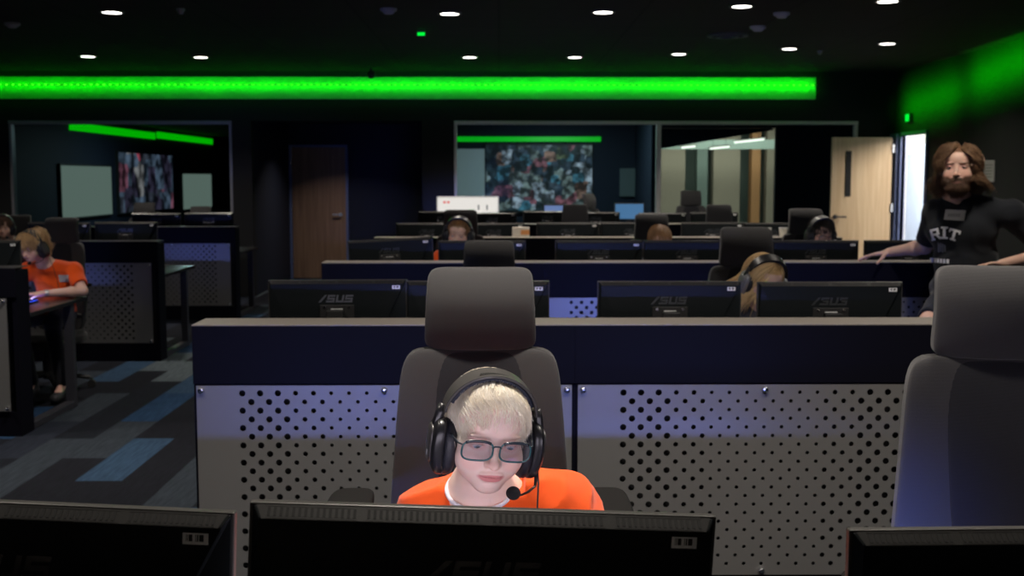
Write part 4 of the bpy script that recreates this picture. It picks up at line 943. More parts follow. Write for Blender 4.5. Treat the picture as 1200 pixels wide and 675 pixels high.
def person(label, C, R, sc, J, skin, lips, hairc, shirt, o):
    """J: joints of the pose in room coordinates. L is the side at smaller x"""
    root = thing('person', label, 'person', (J['hip'][0], J['hip'][1], 0)); org = root.location
    C = np.array(C, float); g = {k: np.array(v, float) for k, v in J.items()}
    st, fs = o.get('step', .010), o.get('fine', .004); hs = .115*sc
    allp = np.array(list(g.values())+[C]); lo = allp.min(0)-.16; hi = allp.max(0)+.16; lo[2] = max(lo[2], -.005) if True else lo[2]
    zx = [(C[0]-hs, C[0]+hs, fs)]; zy = [(C[1]-hs*1.15, C[1]+hs*1.15, fs)]; zz = [(C[2]-hs*1.2, C[2]+hs*1.2, fs)]
    for hk in o.get('handzones', []):
        p = g[hk]; 
    ax = [axis_pts(lo[i], hi[i], st, (zx, zy, zz)[i]) for i in range(3)]
    f = Field(*ax); head_solid(f, C, R, sc, o)
    ty = o.get('tyaw', 0); TR = rot(ty, 0, o.get('lean', 0)); tw = o.get('tw', 1.0)
    nb = C+R@np.array([0, .022, -.065])*sc
    f.cone(nb, g['neck'], .043*sc*o.get('neckr', 1), .050*sc*o.get('neckr', 1), .025); f.cone(g['neck'], g['neck']*.6+g['chest']*.4, .05*sc, .06*sc, .03); f.ell((0, 0, 0), (.062*sc, .055*sc, .035), .02, C=g['neck']-np.array([0, 0, .012]))
    def torso(F, inf, k=.03):
        td = o.get('td', tw); F.ell((0,0,0), (.150*tw+inf, .098*td+inf, .135+inf), k, R=TR, C=g['chest']); F.ell((0,0,0), (.135*tw+inf, .102*td+inf, .19+inf), .05, R=TR, C=g['waist']); F.ell((0,0,0), (.145*tw+inf, .11*tw+inf, .10+inf), .04, R=TR, C=g['hip'])
        F.cone(g['shL'], g['shR'], .052*tw+inf, .052*tw+inf, .035)
        nk = g['neck']+np.array([0, 0, -.02])
        for s in ('L', 'R'): F.cone(nk, g['sh'+s], .045*tw+inf*.6, .046*tw+inf, .03)
    torso(f, -.014)
    ar = o.get('arm', 1.0)
    for s in ('L', 'R'):
        f.cone(g['sh'+s], g['el'+s], .045*ar, .036*ar, .02); f.cone(g['el'+s], g['wr'+s], .036*ar, .0235*ar, .012)
        f.ell(g['el'+s]*.72+g['wr'+s]*.28, (.036*ar,)*3, .02)
        if o.get('hands', True): 
            hd = o['hand'+s]; hand(f, g['wr'+s], *hd[0:3], **hd[3])
        if 'kn'+s in g: 
            f.cone(g['hi'+s], g['kn'+s], .06, .047, .02); f.cone(g['kn'+s], g['an'+s], .045, .034, .015); f.ell(g['kn'+s]*.65+g['an'+s]*.35+np.array([0, .012, 0]), (.048, .05, .08), .03)
            f.cone(g['an'+s], g['to'+s], .032, .028, .02)
    rc_ = np.array(o.get('ring', g['neck']+np.array([0, -.012, .012]))); tl_ = R_(o.get('ringtilt', 28)); rr_ = o.get('ringr', .064*sc); rn_ = np.array([math.sin(R_(ty))*math.sin(tl_), -math.cos(R_(ty))*math.sin(tl_), math.cos(tl_)])
    f.ell((0, 0, 0), (rr_*.96, rr_*.96, .026), .012, R=rot(ty, 0, o.get('ringtilt', 28)), C=rc_-rn_*.016)
    V, Q = f.mesh(); del f
    tint = head_tint(V, C, R, sc, skin, lips, hairc[0] if hairc else None, hairc[1] if hairc else skin, o)
    body = np_obj('body', V, Q, M['skin'], root, tint, org)
    if o.get('beard'): beard_strands(root, V, tint, C, R, sc, o['beard'], org)
    # eyes
    for s in (-1, 1):
        b = MB().ball((0, 0, 0), .0124*sc, 14); Vv = np.array(b.v); gz = np.array(o.get('gaze', (0, -1, -.45)), float); gz /= np.linalg.norm(gz)
        ca = (Vv/np.linalg.norm(Vv, axis=1)[:, None])@gz; tc_ = np.where(ca[:, None] > .965, np.array([[.01, .01, .012]]), np.where(ca[:, None] > .87, np.array([o.get('iris', (.16, .22, .30))]), np.array([[.62, .58, .58]])))
        e = C+R@(np.array([s*.0305, -.0668, -.0035])*sc); W_ = Vv@R.T+e
        np_obj('eye', W_, np.array(b.f), M['eyem'], root, tc_, org)
    # shirt
    res = o.get('shirtstep', st); ax2 = [axis_pts(lo[i], hi[i], res, []) for i in range(3)]
    f = Field(*ax2); torso(f, .006)
    for s in ('L', 'R'):
        e = g['sh'+s]+(g['el'+s]-g['sh'+s])*o.get('sleeve', .85); f.cone(g['sh'+s], g['el'+s], .061*ar, .055*ar, .03)
    f.folds(o.get('fold', .006), o.get('seed', 1), o.get('foldf', 24))
    for s in ('L', 'R'):
        e = g['sh'+s]+(g['el'+s]-g['sh'+s])*o.get('sleeve', .85); f.cut(e, g['el'+s]-g['sh'+s], max(.085, np.linalg.norm(g['el'+s]-e)+.07))
        d_ = (g['el'+s]-g['sh'+s]); d_ /= np.linalg.norm(d_); f.cone(e-d_*.03, e+d_*.05, .044*ar, .046*ar, .003, 'sub')
    if 'hiL' in g: f.cut(g['hip']-np.array([0, 0, .06 if o.get('seated', True) else .10]), (0, 0, -1), .3)
    rc = np.array(o.get('ring', g['neck']+np.array([0, -.012, .012]))); tl = R_(o.get('ringtilt', 28)); rn = np.array([math.sin(R_(ty))*math.sin(tl), -math.cos(R_(ty))*math.sin(tl), math.cos(tl)]); rr = o.get('ringr', .064*sc)
    f.cut(rc, rn, rr*1.35); f.cone(rc+rn*.040, rc+rn*.2, rr*1.01, rr*1.4, .006, 'sub')
    V2, Q2 = f.mesh(); sh = np_obj('shirt', V2, Q2, shirt, root, None, org)
    if o.get('trim') is not None:
        uu = np.cross(rn, (0, 1, 0)); uu /= np.linalg.norm(uu); ww = np.cross(rn, uu); pts = []
        for i in range(40):
            a = 2*PI*i/40; pts.append(Vector(rc+(uu*math.cos(a)+ww*math.sin(a))*rr*.97-rn*.001)-org)
        MB().tube(pts, .0042, 8, closed=True).build('undershirt_collar', M['whiteT'], root, smooth=True)
    # trousers + shoes
    if 'knL' in g:
        f = Field(*[axis_pts(lo[i], hi[i], max(res, .01), []) for i in range(3)]); f.ell((0,0,0), (.152*tw, .118*tw, .105), .03, R=TR, C=g['hip']-np.array([0, 0, .01]))
        for s in ('L', 'R'):
            f.cone(g['hi'+s], g['kn'+s], .078, .062, .03)
            if not o.get('shorts'): f.cone(g['kn'+s], g['an'+s], .058, .045, .02)
        f.folds(.006, 5, 20)
        if o.get('shorts'):
            for s in ('L', 'R'): d_ = g['kn'+s]-g['hi'+s]; f.cut(g['hi'+s]+d_*.93, d_, .1)
        else:
            for s in ('L', 'R'): f.cut(g['an'+s]+np.array([0, 0, .01]), g['an'+s]-g['kn'+s], .08)
        V3, Q3 = f.mesh(); np_obj('trousers', V3, Q3, M['darkpants'], root, None, org)
        for s in ('L', 'R'):
            a = g['an'+s]; t_ = g['to'+s]; fl = min(a[2]-.095, t_[2]-.035)
            f = Field(*[axis_pts(min(a[i], t_[i])-.09, max(a[i], t_[i])+.09, .006, []) for i in range(3)])
            f.cone(a-np.array([0, 0, .045]), t_, .043, .036, .02); f.cone(a-np.array([0, 0, .03]), a+np.array([0, 0, .0]), .045, .042, .02)
            f.cut(np.array([(a[0]+t_[0])/2, (a[1]+t_[1])/2, t_[2]-.034]), (0, 0, -1), .2); f.cut(a+np.array([0, 0, .012]), (0, 0, 1), .08)
            V4, Q4 = f.mesh(); np_obj('shoe', V4, Q4, M['shoe'], root, None, org)
    return root, sh, body
def strands(name, parent, C, R, sc, org, n, L, colA, colB, rad=.0007, S=9, seed=3, comb=(0, 0, 0), grav=.3, lift=.05, curl=0, curlf=60, K=(0, .03, .106), part=None, hl_off=0.0, env=None, gather=.5, rootmask=None, facemask=None, drop=0):
    """a head of hair: tapered strands flowing away from the crown, one mesh"""
    r = np.random.default_rng(seed); cc = np.array([0, .014, .030]); cr = np.array([.0725, .090, .074])
    d = r.normal(size=(n*6, 3)); d /= np.linalg.norm(d, axis=1)[:, None]; P = cc+cr*d*.985
    az = np.arctan2(np.abs(P[:, 0]), -P[:, 1]); hl = np.interp(az, HL[0], HL[1])+hl_off; ok = P[:, 2] > hl+r.normal(size=len(P))*.002
    if rootmask is not None: ok &= rootmask(P)
    P = P[ok][:n]; n = len(P); az = np.arctan2(np.abs(P[:, 0]), -P[:, 1]); Ls = L(P, az, r) if callable(L) else np.full(n, L)*r.uniform(.8, 1.15, n)
    layer = r.uniform(.15, 1, n); K = np.array(K); comb = np.array(comb, float)
    ph = r.uniform(0, 6.28, n); P0 = P.copy(); path = [P.copy()]
    jit = r.normal(size=(n, 3))*.10
    for s_ in range(S):
        fl = P-K
        if part is not None: fl = fl*np.array([1, .3, 1])+np.stack([np.sign(P0[:, 0]-part)*.05, 0*ph, 0*ph], 1)
        fl /= np.linalg.norm(fl, axis=1)[:, None]+1e-6
        w_ = np.stack([np.sin(P0[:, 1]*75+P0[:, 2]*40+s_*.12), .4*np.sin(P0[:, 0]*60), np.sin(P0[:, 0]*85+P0[:, 1]*30)*.4], 1)*gather*.35
        v = fl+comb+w_+jit+np.array([0, 0, -grav*(1+.15*s_)])
        nrm = (P-cc)/cr**2; nrm /= np.linalg.norm(nrm, axis=1)[:, None]; inside = (P[:, 2] > -.02)[:, None]
        v = v-nrm*np.minimum((v*nrm).sum(1), 0)[:, None]-nrm*np.maximum((v*nrm).sum(1)*.8, 0)[:, None]*inside
        v /= np.linalg.norm(v, axis=1)[:, None]
        P = P+v*(Ls/S)[:, None]
        h = 1+(lift*layer*(min(1, (s_+1)/4)))
        k0 = np.sqrt((((P-cc)/cr)**2).sum(1)); m = k0 < h; P[m] = cc+(P[m]-cc)*(h/k0)[m][:, None]
        if env is not None:
            for (ec, er) in env:
                ec = np.array(ec); er = np.array(er)*(1+.06*layer[:, None]); k0 = np.sqrt((((P-ec)/er)**2).sum(1)); m = k0 < 1; P[m] = ec+(P[m]-ec)/k0[m][:, None]
        if facemask is not None:
            lim = facemask*np.clip((.100-P[:, 2])/.055, 0, 1)*np.clip((-P[:, 1]+.0)/.03, 0, 1); sg = np.where(P0[:, 0] > (part or 0), 1, -1); m = (P[:, 0]*sg < lim); P[m, 0] = (sg*lim)[m]
        Pp = P.copy()
        if curl: 
            a = curl*min(1, (s_+1)/3); t = s_*Ls/S*curlf
            Pp = P+np.stack([np.sin(t+ph*.5+P0[:, 1]*40), np.cos(t+ph*.5+P0[:, 0]*40)*.8, .5*np.sin(t*1.3+ph)], 1)*a
        path.append(Pp)
    path = np.stack(path, 1); m_ = path.shape[1]
    tan = np.gradient(path, axis=1); tan /= np.linalg.norm(tan, axis=2)[:, :, None]+1e-9
    ref = path-cc; u = np.cross(tan, ref); u /= np.linalg.norm(u, axis=2)[:, :, None]+1e-9; w2 = np.cross(tan, u)
    tp = (np.array([.9]+[1.0]*(m_-4)+[.8, .5, .15])[:m_])*rad
    V = []
    for k in range(3):
        a = 2*PI*k/3; V.append(path+(u*math.cos(a)*1.6+w2*math.sin(a))*tp[None, :, None])
    V = np.stack(V, 2).reshape(n*m_*3, 3); V = (V*sc)@R.T+C
    b = np.arange(n)[:, None]*m_*3+np.arange(m_-1)[None, :]*3; Q = np.concatenate([np.stack([b+k, b+(k+1) % 3, b+3+(k+1) % 3, b+3+k], -1).reshape(-1, 4) for k in range(3)])
    t = r.uniform(0, 1, n)**1.3; wv = .5+.5*np.sin(P0[:, 0]*90+P0[:, 1]*70); t = np.clip(t*.7+wv*.3, 0, 1)
    col = np.array(colA)*(1-t[:, None])+np.array(colB)*t[:, None]; col = np.repeat(col, m_*3, 0)
    o = np_obj(name, V, Q, M['hair'], parent, col, org); return o
# ---- headset (local head frame, face towards -Y)
M['hs'] = mat('headset_black', (.012,.012,.014), .32, bump=.05, bscale=400, coat=.2); M['hsgrey'] = mat('headset_satin_band', (.055,.052,.050), .38, coat=.3); M['hscush'] = mat('headset_leatherette', (.012,.013,.020), .45, bump=.4, bscale=250); M['hsnavy'] = mat('headset_band_lining', (.010,.014,.032), .6); M['foam'] = mat('mic_foam', (.008,.008,.009), .95, bump=1, bscale=1500)
M['silver'] = mat('silver_plastic', (.35,.35,.37), .35, .6)
def make_headset(detail=True, cupm='hs', bandm='hsgrey', mic=True):
    t = empty('headset')
    def arc(rx, rz, z0, n, a0=-.03, a1=PI+.03):
        return [(rx*math.cos(a0+(a1-a0)*i/n), z0+rz*abs(math.sin(a0+(a1-a0)*i/n))**.92*(1 if math.sin(a0+(a1-a0)*i/n) > 0 else -1)) for i in range(n+1)]
    def band(rx, rz, z0, hw_, th, n=40, yc=.0, a0=.12, a1=PI-.12, taper=.35):
        o_ = arc(rx, rz, z0, n, a0, a1); i_ = arc(rx-th, rz-th, z0, n, a0, a1); b = MB(); vs = []
        for k in range(n+1):
            f_ = abs(k/n*2-1); h = hw_*(1-taper*f_**2); 
            e = .25*th
            ox, oz = o_[k]; ix, iz = i_[k]
            vs += [(ox, yc-h+e, oz), (ox, yc+h-e, oz), ((ox*3+ix)/4, yc+h, (oz*3+iz)/4), ((ox+ix*3)/4, yc+h, (oz+iz*3)/4), (ix, yc+h-e, iz), (ix, yc-h+e, iz), ((ox+ix*3)/4, yc-h, (oz+iz*3)/4), ((ox*3+ix)/4, yc-h, (oz*3+iz)/4)]
        m_ = 8; fs = []
        for k in range(n):
            for q in range(m_): fs.append((k*m_+q, k*m_+(q+1) % m_, (k+1)*m_+(q+1) % m_, (k+1)*m_+q))
        fs += [tuple(range(m_))[::-1], tuple(range(n*m_, (n+1)*m_))]
        return b.add(vs, fs)
    yc = -.010; yb_ = -.004
    band(.0905, .0925, .022, .026, .0055, yc=yb_).build('headband', M[bandm], t, smooth='auto')
    band(.085, .087, .022, .022, .009, yc=yb_, a0=.35, a1=PI-.35).build('headband_cushion', M['hsnavy'], t, smooth='auto')
    if detail:
        b = MB(); pts = []
        for i in range(60):
            s_ = (i/59-.5); x = s_*.055; th = math.acos(max(-1, min(1, x/.091))); y = yb_-.013-.0055*math.sin(i*1.35)*(1 if i < 20 else .6); z = .022+.0925*math.sin(th)**.92+.0005
            pts.append((x-.004, y, z))
        b.tube(pts, .0007, 5).build('headband_script', M['slot'], t)
    for s in (-1, 1):
        c = MB().ball((s*.0945, yc, -.032), (.0145, .0375, .054), 18, 3.2); c.warp(lambda x, y, z: (x+s*.010*(-(z+.024)/.05)*0-s*.006*abs((z+.024)/.054)**2, y, z))
        cu = c.build('ear_cup', M[cupm], t, smooth=True)
        MB().ball((s*.1065, yc, -.028), (.0055, .024, .036), 14, 3).build('cup_plate', M['hsgrey' if cupm == 'hs' else 'silver'], cu, smooth=True)
        if detail: MB().box(s*.1105, s*.1125, yc-.012, yc-.004, -.050, -.040).build('side_mark', M['silver'], cu)
        # ring cushion with ribs
        pts = []; n = 44
        for i in range(n):
            a = 2*PI*i/n; pts.append((s*(.0735), yc+.031*math.copysign(abs(math.cos(a))**.8, math.cos(a)), -.034+.042*math.copysign(abs(math.sin(a))**.8, math.sin(a))))
        MB().tube(pts, [.0118+.0006*(i % 2) for i in range(n)], 10, closed=True).build('ear_cushion', M['hscush'], cu, smooth=True)
        MB().ball((s*.0825, yc, -.034), (.006, .028, .044), 12, 3).build('inner_baffle', M['hscush'], cu, smooth=True)
        MB().tube([(s*.0885, yb_, .045), (s*.094, (yb_+yc)/2, .03), (s*.098, yc, .012), (s*.100, yc, -.005)], [.009, .0095, .009, .007], 10).build('yoke', M['hs'], t, smooth=True)
    if mic:
        bo = MB().tube([(.100, yc-.018, -.048), (.099, yc-.026, -.072), (.094, yc-.046, -.088), (.076, -.076, -.092), (.058, -.102, -.086), (.048, -.112, -.0815)], [.0045, .0042, .0026, .0024, .0024, .003], 10).build('mic_boom', M['hs'], t, smooth=True)
        MB().ball((.038, -.117, -.077), (.0135, .0125, .0125), 14).build('foam_tip', M['foam'], bo, smooth=True)
        MB().tube([(.108, yc, -.075), (.112, yc-.004, -.10), (.116, yc-.012, -.16), (.113, yc-.02, -.24), (.10, yc-.03, -.33)], .0017, 6).build('cable', M['hs'], t, smooth=True)
    return t
def put_head(t, C, R, sc, label, cat, group=None):
    t.matrix_world = Matrix.Translation(Vector(C)) @ Matrix(R.tolist()).to_4x4() @ Matrix.Scale(sc, 4); tag(t, label, cat, group)
def make_glasses(rimA, rimB, lens=True):
    t = empty('glasses')
    for s in (-1, 1):
        def rim(hw_, hh, n=40):
            pts = []
            for i in range(n):
                a = 2*PI*i/n; c, q = math.cos(a), math.sin(a); k = (abs(c)**3.2+abs(q)**3.2)**(-1/3.2)
                x = s*(.0350)+hw_*c*k*(1-.04*q*0); z = -.006+hh*q*k; y = -.1005+.055*abs(x)**1.0*.45+ (z+.006)*-.10
                pts.append((x, y, z))
            return pts
        pts = rim(.0285, .0190); lo = [p for p in pts]
        b = MB(); b.tube(pts, .0018, 8, closed=True).build('rim', rimA, t, smooth=True)
        MB().tube([p for p in pts if p[2] > .0085][:] if False else sorted([p for p in pts if p[2] > .0090], key=lambda p: p[0]), .0029, 8).build('brow_bar', rimB, t, smooth=True)
        if lens:
            n = len(pts); cx = (s*.0350, pts[0][1]*0-.0985+.0, -.006); vs = [tuple(p) for p in pts]; cy = sum(p[1] for p in pts)/n; vs.append((s*.0350, cy-.0012, -.006)); vs2 = [(x, y+.0012, z) for x, y, z in vs]
            fs = [(n, (i+1) % n, i) for i in range(n)]+[(2*n+1, n+1+i, n+1+(i+1) % n) for i in range(n)]
            MB().add(vs+vs2, fs).build('lens', M['lens'], t, smooth=True)
        MB().tube([(s*.0625, -.0985, .004), (s*.069, -.090, .004), (s*.0755, -.05, .003), (s*.0775, .0, .001), (s*.076, .018, -.012)], .0017, 8).build('temple_arm', rimB, t, smooth=True)
    MB().tube([(-.0085, -.1005, .001), (-.004, -.1025, .0045), (.004, -.1025, .0045), (.0085, -.1005, .001)], .0018, 8).build('bridge', rimB, t, smooth=True)
    return t
def seated(C, yaw, sc=1.0, reach=.33, side=0, tyaw=0):
    """joints of a person sitting and leaning to a keyboard, from the place of the head"""
    x, y, z = C; q = dict(neck=(x+.012, y+.088, z-.132), chest=(x+.02, y+.155, z-.235), waist=(x+.0, y+.27, z-.40), hip=(x-.005, y+.36, .605),
             shL=(x-.13, y+.125, z-.200), shR=(x+.165, y+.125, z-.200), elL=(x-.235, y+.06, .825), elR=(x+.245, y+.06, .825), wrL=(x-.10, y-.14, .795), wrR=(x+.13, y-.14, .795))
    q.update(hiL=(x-.09, y+.33, .60), hiR=(x+.08, y+.33, .60), knL=(x-.11, y-.02, .585), knR=(x+.10, y-.02, .585), anL=(x-.10, y+.06, .11), anR=(x+.09, y+.06, .11), toL=(x-.11, y-.08, .045), toR=(x+.10, y-.08, .045))
    return q
H0 = dict(handL=((.35, -1, -.05), (0, 0, 1), 1, dict(curl=.35, sc=.85)), handR=((-.35, -1, -.05), (0, 0, 1), -1, dict(curl=.35, sc=.85)))
# ---- the front person
C0 = np.array([-.023, 2.072, 1.143]); R0 = rot(12, 6, 9); s0 = .97
J0 = seated(C0, 0); J0.update(neck=(-.034, 2.155, 1.025), chest=(-.010, 2.245, .90), shL=(-.128, 2.195, .938), shR=(.118, 2.19, .958), elL=(-.245, 2.14, .825), elR=(.225, 2.14, .825), waist=(-.03, 2.34, .76), hip=(-.045, 2.42, .615))
J0['hiL'] = (-.13, 2.40, .60); J0['hiR'] = (.04, 2.40, .60)
boy_hair = ((.86,.76,.60), (.62,.45,.34))
pr, psh, pb = person('blond person in orange t-shirt and glasses leaning towards the front monitor', C0, R0, s0, J0, (.82,.60,.52), (.62,.20,.20), boy_hair, M['orange'],
    dict(face=.98, step=.007, fine=.0017, shirtstep=.006, lean=18, fold=.015, foldf=30, seed=6, gaze=(0, -1, -.55), browk=.25, trim=1, ring=(-.038, 2.142, 1.012), ringr=.064, ringtilt=24, neckr=.88, **H0))
def Lb(P, az, r):
    return np.where((az < .9) & (P[:, 2] < .095), .030+.014*r.uniform(size=len(P)), np.where(az > 1.3, .022+.01*r.uniform(size=len(P)), .045+.012*r.uniform(size=len(P))))
strands('hair', pr, C0, R0, s0, np.array(pr.location), 19000, Lb, (1,.95,.84), (.92,.80,.60), rad=.00040, comb=(.22, -.30, 0), grav=.05, lift=.10, gather=1.7, hl_off=-.002)
hs0 = make_headset(); put_head(hs0, C0, R0, s0, 'black headset with boom microphone worn by the front blond person', 'headset', None)
gl = make_glasses(mat('teal_glasses_rim', (.02,.09,.10), .25, coat=.4), mat('black_glasses_top', (.012,.02,.03), .25, coat=.4)); put_head(gl, C0, R0, s0, 'teal-rimmed glasses on the front blond person\'s face', 'glasses')
hsproto = make_headset(False)
hsproto2 = make_headset(False, 'silver', 'hs', False)
hused = set()
def headset(C, R, sc, label, p=None):
    p = p or hsproto; o = copy_tree(p) if id(p) in hused else p; hused.add(id(p)); put_head(o, C, R, sc, label, 'headset', 'headsets worn by the seated players'); return o
ADULT = 1.10
# ---- long-haired person in the second row
C1 = np.array([1.205, 5.21, 1.145]); R1 = rot(14, 8, 30)
p1, _, _ = person('long-haired blond person in grey top sitting low behind a monitor', C1, R1, 1.0, seated(C1, 0), (.72,.48,.40), (.5,.22,.2), ((.45,.28,.12), (.4,.25,.12)), M['greyT'], dict(step=.012, fine=.005, lean=18, **H0))
strands('hair', p1, C1, R1, 1.0, np.array(p1.location), 3800, .24, (1,.74,.38), (.50,.30,.14), rad=.0014, S=12, grav=.55, lift=.07, gather=.9, part=.022, env=[((0, -.01, -.05), (.070, .078, .08))], seed=5, comb=(-.1, .12, 0))
headset(C1, R1, 1.03, 'grey and black headset on the long-haired blond person', hsproto2)
# ---- brown-haired person, third row
C2 = np.array([-.285, 8.14, 1.215]); R2 = rot(-6, 5, 18)
p2, _, _ = person('short brown-haired person in orange top peering over the third row monitor', C2, R2, 1.0, seated(C2, 0), (.72,.46,.37), (.5,.22,.2), ((.20,.11,.05), (.2,.1,.05)), M['orange'], dict(step=.014, fine=.005, lean=18, **H0))
strands('hair', p2, C2, R2, 1.0, np.array(p2.location), 2200, .045, (.36,.19,.08), (.12,.06,.03), rad=.0015, S=6, comb=(.2, -.25, 0), grav=.1, lift=.09, seed=6)
headset(C2, R2, 1.04, 'black headset on the brown-haired person in the third row')
# ---- fair-haired person, third row
C3 = np.array([1.145, 8.2, 1.155]); R3 = rot(10, 0, 22)
p3, _, _ = person('fair-haired person almost wholly hidden behind third row monitors', C3, R3, 1.0, seated(C3, 0), (.72,.46,.37), (.5,.22,.2), ((.42,.22,.10), (.2,.1,.05)), M['blueT'], dict(step=.014, fine=.006, lean=18, **H0))
strands('hair', p3, C3, R3, 1.0, np.array(p3.location), 2000, .06, (.52,.30,.14), (.26,.13,.06), rad=.0016, S=6, comb=(.1, -.25, 0), grav=.1, lift=.12, seed=7, curl=.004)
# ---- dark-haired person with glasses
C4 = np.array([2.265, 8.10, 1.215]); R4 = rot(14, 0, 18)
p4, _, _ = person('dark-haired person in glasses peering over a third row monitor', C4, R4, 1.0, seated(C4, 0), (.66,.42,.34), (.5,.22,.2), ((.02,.016,.014), (.03,.02,.02)), M['blackT'], dict(step=.014, fine=.005, lean=18, **H0))
strands('hair', p4, C4, R4, 1.0, np.array(p4.location), 2200, .055, (.03,.022,.02), (.012,.01,.01), rad=.0016, S=6, comb=(.2, -.2, 0), grav=.1, lift=.16, seed=8, curl=.003)
headset(C4, R4, 1.05, 'black headset on the dark-haired person in glasses')
g4 = make_glasses(M['hs'], M['hs']); put_head(g4, C4, R4, 1.0, 'dark-rimmed glasses on the dark-haired person in the third row', 'glasses')
# ---- orange-shirted person at the side desk
C5 = np.array([-3.29, 8.16, 1.118]); R5 = rot(-26, -8, 20)
J5 = seated(C5, 0); J5.update(neck=(-3.245, 8.26, .990), chest=(-3.21, 8.34, .87), waist=(-3.24, 8.42, .72), hip=(-3.28, 8.50, .615), shL=(-3.40, 8.33, .93), shR=(-3.06, 8.28, .930), elL=(-3.50, 8.16, .81), elR=(-2.955, 8.17, .80), wrL=(-3.42, 7.95, .795), wrR=(-3.185, 8.02, .795),
          hiL=(-3.38, 8.47, .60), hiR=(-3.20, 8.47, .60), knL=(-3.40, 8.12, .585), knR=(-3.16, 8.12, .585), anL=(-3.37, 8.25, .11), anR=(-3.14, 8.22, .11), toL=(-3.39, 8.10, .045), toR=(-3.14, 8.07, .045))
p5, sh5, _ = person('person in orange t-shirt with curly hair typing at the side desk', C5, R5, 1.03, J5, (.70,.44,.36), (.5,.22,.2), ((.35,.20,.09), (.25,.13,.06)), M['orange'],
    dict(step=.009, fine=.0045, lean=12, tyaw=-10, fold=.007, sleeve=.72, arm=.95, handL=((.3, -1, -.05), (0, 0, 1), 1, dict(curl=.35, sc=.9)), handR=((-.95, -.25, -.02), (0, 0, 1), -1, dict(curl=.3, sc=.92)), seed=9))
strands('hair', p5, C5, R5, 1.03, np.array(p5.location), 3200, .075, (.72,.48,.24), (.36,.21,.09), rad=.0017, S=9, grav=.05, lift=.28, seed=9, curl=.008, curlf=110, gather=1.2)
headset(C5, R5, 1.07, 'black headset on the orange-shirted side person')
# ---- far left person
C6 = np.array([-4.80, 11.2, 1.13]); R6 = rot(20, 0, 12)
p6, _, _ = person('dark-haired person at the far left edge in a dark top', C6, R6, 1.03, seated(C6, 0), (.62,.38,.28), (.5,.22,.2), ((.08,.04,.03), (.05,.03,.02)), M['greyT'], dict(step=.014, fine=.006, lean=18, **H0))
strands('hair', p6, C6, R6, 1.03, np.array(p6.location), 1800, .06, (.14,.07,.04), (.05,.03,.02), rad=.0018, S=7, lift=.16, seed=10, curl=.006)
headset(C6, R6, 1.06, 'black headset on the dark-haired person at the far left edge')
# ---- standing person
C7 = np.array([2.600, 6.53, 1.655]); R7 = rot(-27, -2, -4); s7 = 1.21
J7 = dict(neck=(2.635, 6.63, 1.49), chest=(2.665, 6.61, 1.30), waist=(2.70, 6.63, 1.12), hip=(2.71, 6.64, .97), shL=(2.555, 6.70, 1.395), shR=(2.89, 6.47, 1.395), elL=(2.555, 6.88, 1.185), elR=(3.10, 6.44, 1.175), wrL=(2.40, 7.05, 1.142), wrR=(2.80, 6.37, 1.118),
          hiL=(2.62, 6.68, .92), hiR=(2.80, 6.58, .92), knL=(2.40, 6.38, .80), knR=(2.82, 6.58, .50), anL=(2.36, 6.46, .45), anR=(2.84, 6.62, .10), toL=(2.29, 6.36, .385), toR=(2.78, 6.49, .04))
p7, sh7, _ = person('standing person in black t-shirt with long wavy brown hair and beard', C7, R7, s7, J7, (.70,.44,.34), (.42,.18,.15), ((.14,.065,.035), (.09,.045,.025)), M['blackT'],
    dict(step=.008, fine=.0035, shirtstep=.008, tyaw=-35, tw=1.30, td=1.12, arm=1.22, neckr=1.05, face=1.12, beard=(.055,.026,.014), browk=.85, jaw=1.12, sleeve=.80, fold=.007, seed=12, seated=False, shorts=True, gaze=(0, -1, -.1), iris=(.08,.05,.03),
         handL=((-1, .30, -.18), (0, .1, 1), -1, dict(curl=.16, sc=1.05, spread=.8, thumb=2.2)), handR=((-.93, -.2, .02), (-.1, .3, 1), 1, dict(curl=.2, sc=1.0))))
strands('hair', p7, C7, R7, s7, np.array(p7.location), 8000, lambda P, az, r: r.uniform(.08, .135, len(P)), (.34,.20,.11), (.10,.05,.025), rad=.0010, S=14, grav=.42, lift=.30, seed=13, curl=.014, curlf=62, gather=1.5, part=.008, comb=(0, .10, 0), env=[((0, .01, -.045), (.086, .085, .085))], K=(0, .0, .112), facemask=.063, hl_off=.008)
strands('beard', p7, C7, R7, s7, np.array(p7.location), 10, .01, (.2,.1,.05), (.1,.05,.02), rad=.0005) if False else None
# marks on chests, laid on the cloth
from mathutils.bvhtree import BVHTree
def bvh(o): me = o.data; return BVHTree.FromPolygons([v.co+o.parent.location for v in me.vertices], [tuple(p.vertices) for p in me.polygons])
def on_cloth(name, polys, org, U, Vv, N, tree, m, parent, off=.0035, smooth=False):
    """polys: list of 2D outlines (metres) in the frame org+U*x+V*z, cast along -N onto the cloth"""
    vs, fs = [], []
    U, Vv, N = Vector(U).normalized(), Vector(Vv).normalized(), Vector(N).normalized()
    for poly in polys:
        b = len(vs)
        for (x, z) in poly:
            p = Vector(org)+U*x+Vv*z+N*.3; h = tree.ray_cast(p, -N, .6); q = h[0] if h[0] else p-N*.3
            vs.append(q+N*off-Vector(parent.location))
        fs.append(tuple(range(b, b+len(poly))))
    b = MB(); b.add([tuple(v) for v in vs], fs); n = len(vs)
    b.add([tuple(v-N*.0012) for v in vs], [tuple(i for i in f[::-1]) for f in fs])
    return b.build(name, m, parent)
def grid_rect(w_, h, nx, nz):
    return [[(-w_/2+w_*i/nx, -h/2+h*j/nz), (-w_/2+w_*(i+1)/nx, -h/2+h*j/nz), (-w_/2+w_*(i+1)/nx, -h/2+h*(j+1)/nz), (-w_/2+w_*i/nx, -h/2+h*(j+1)/nz)] for i in range(nx) for j in range(nz)]
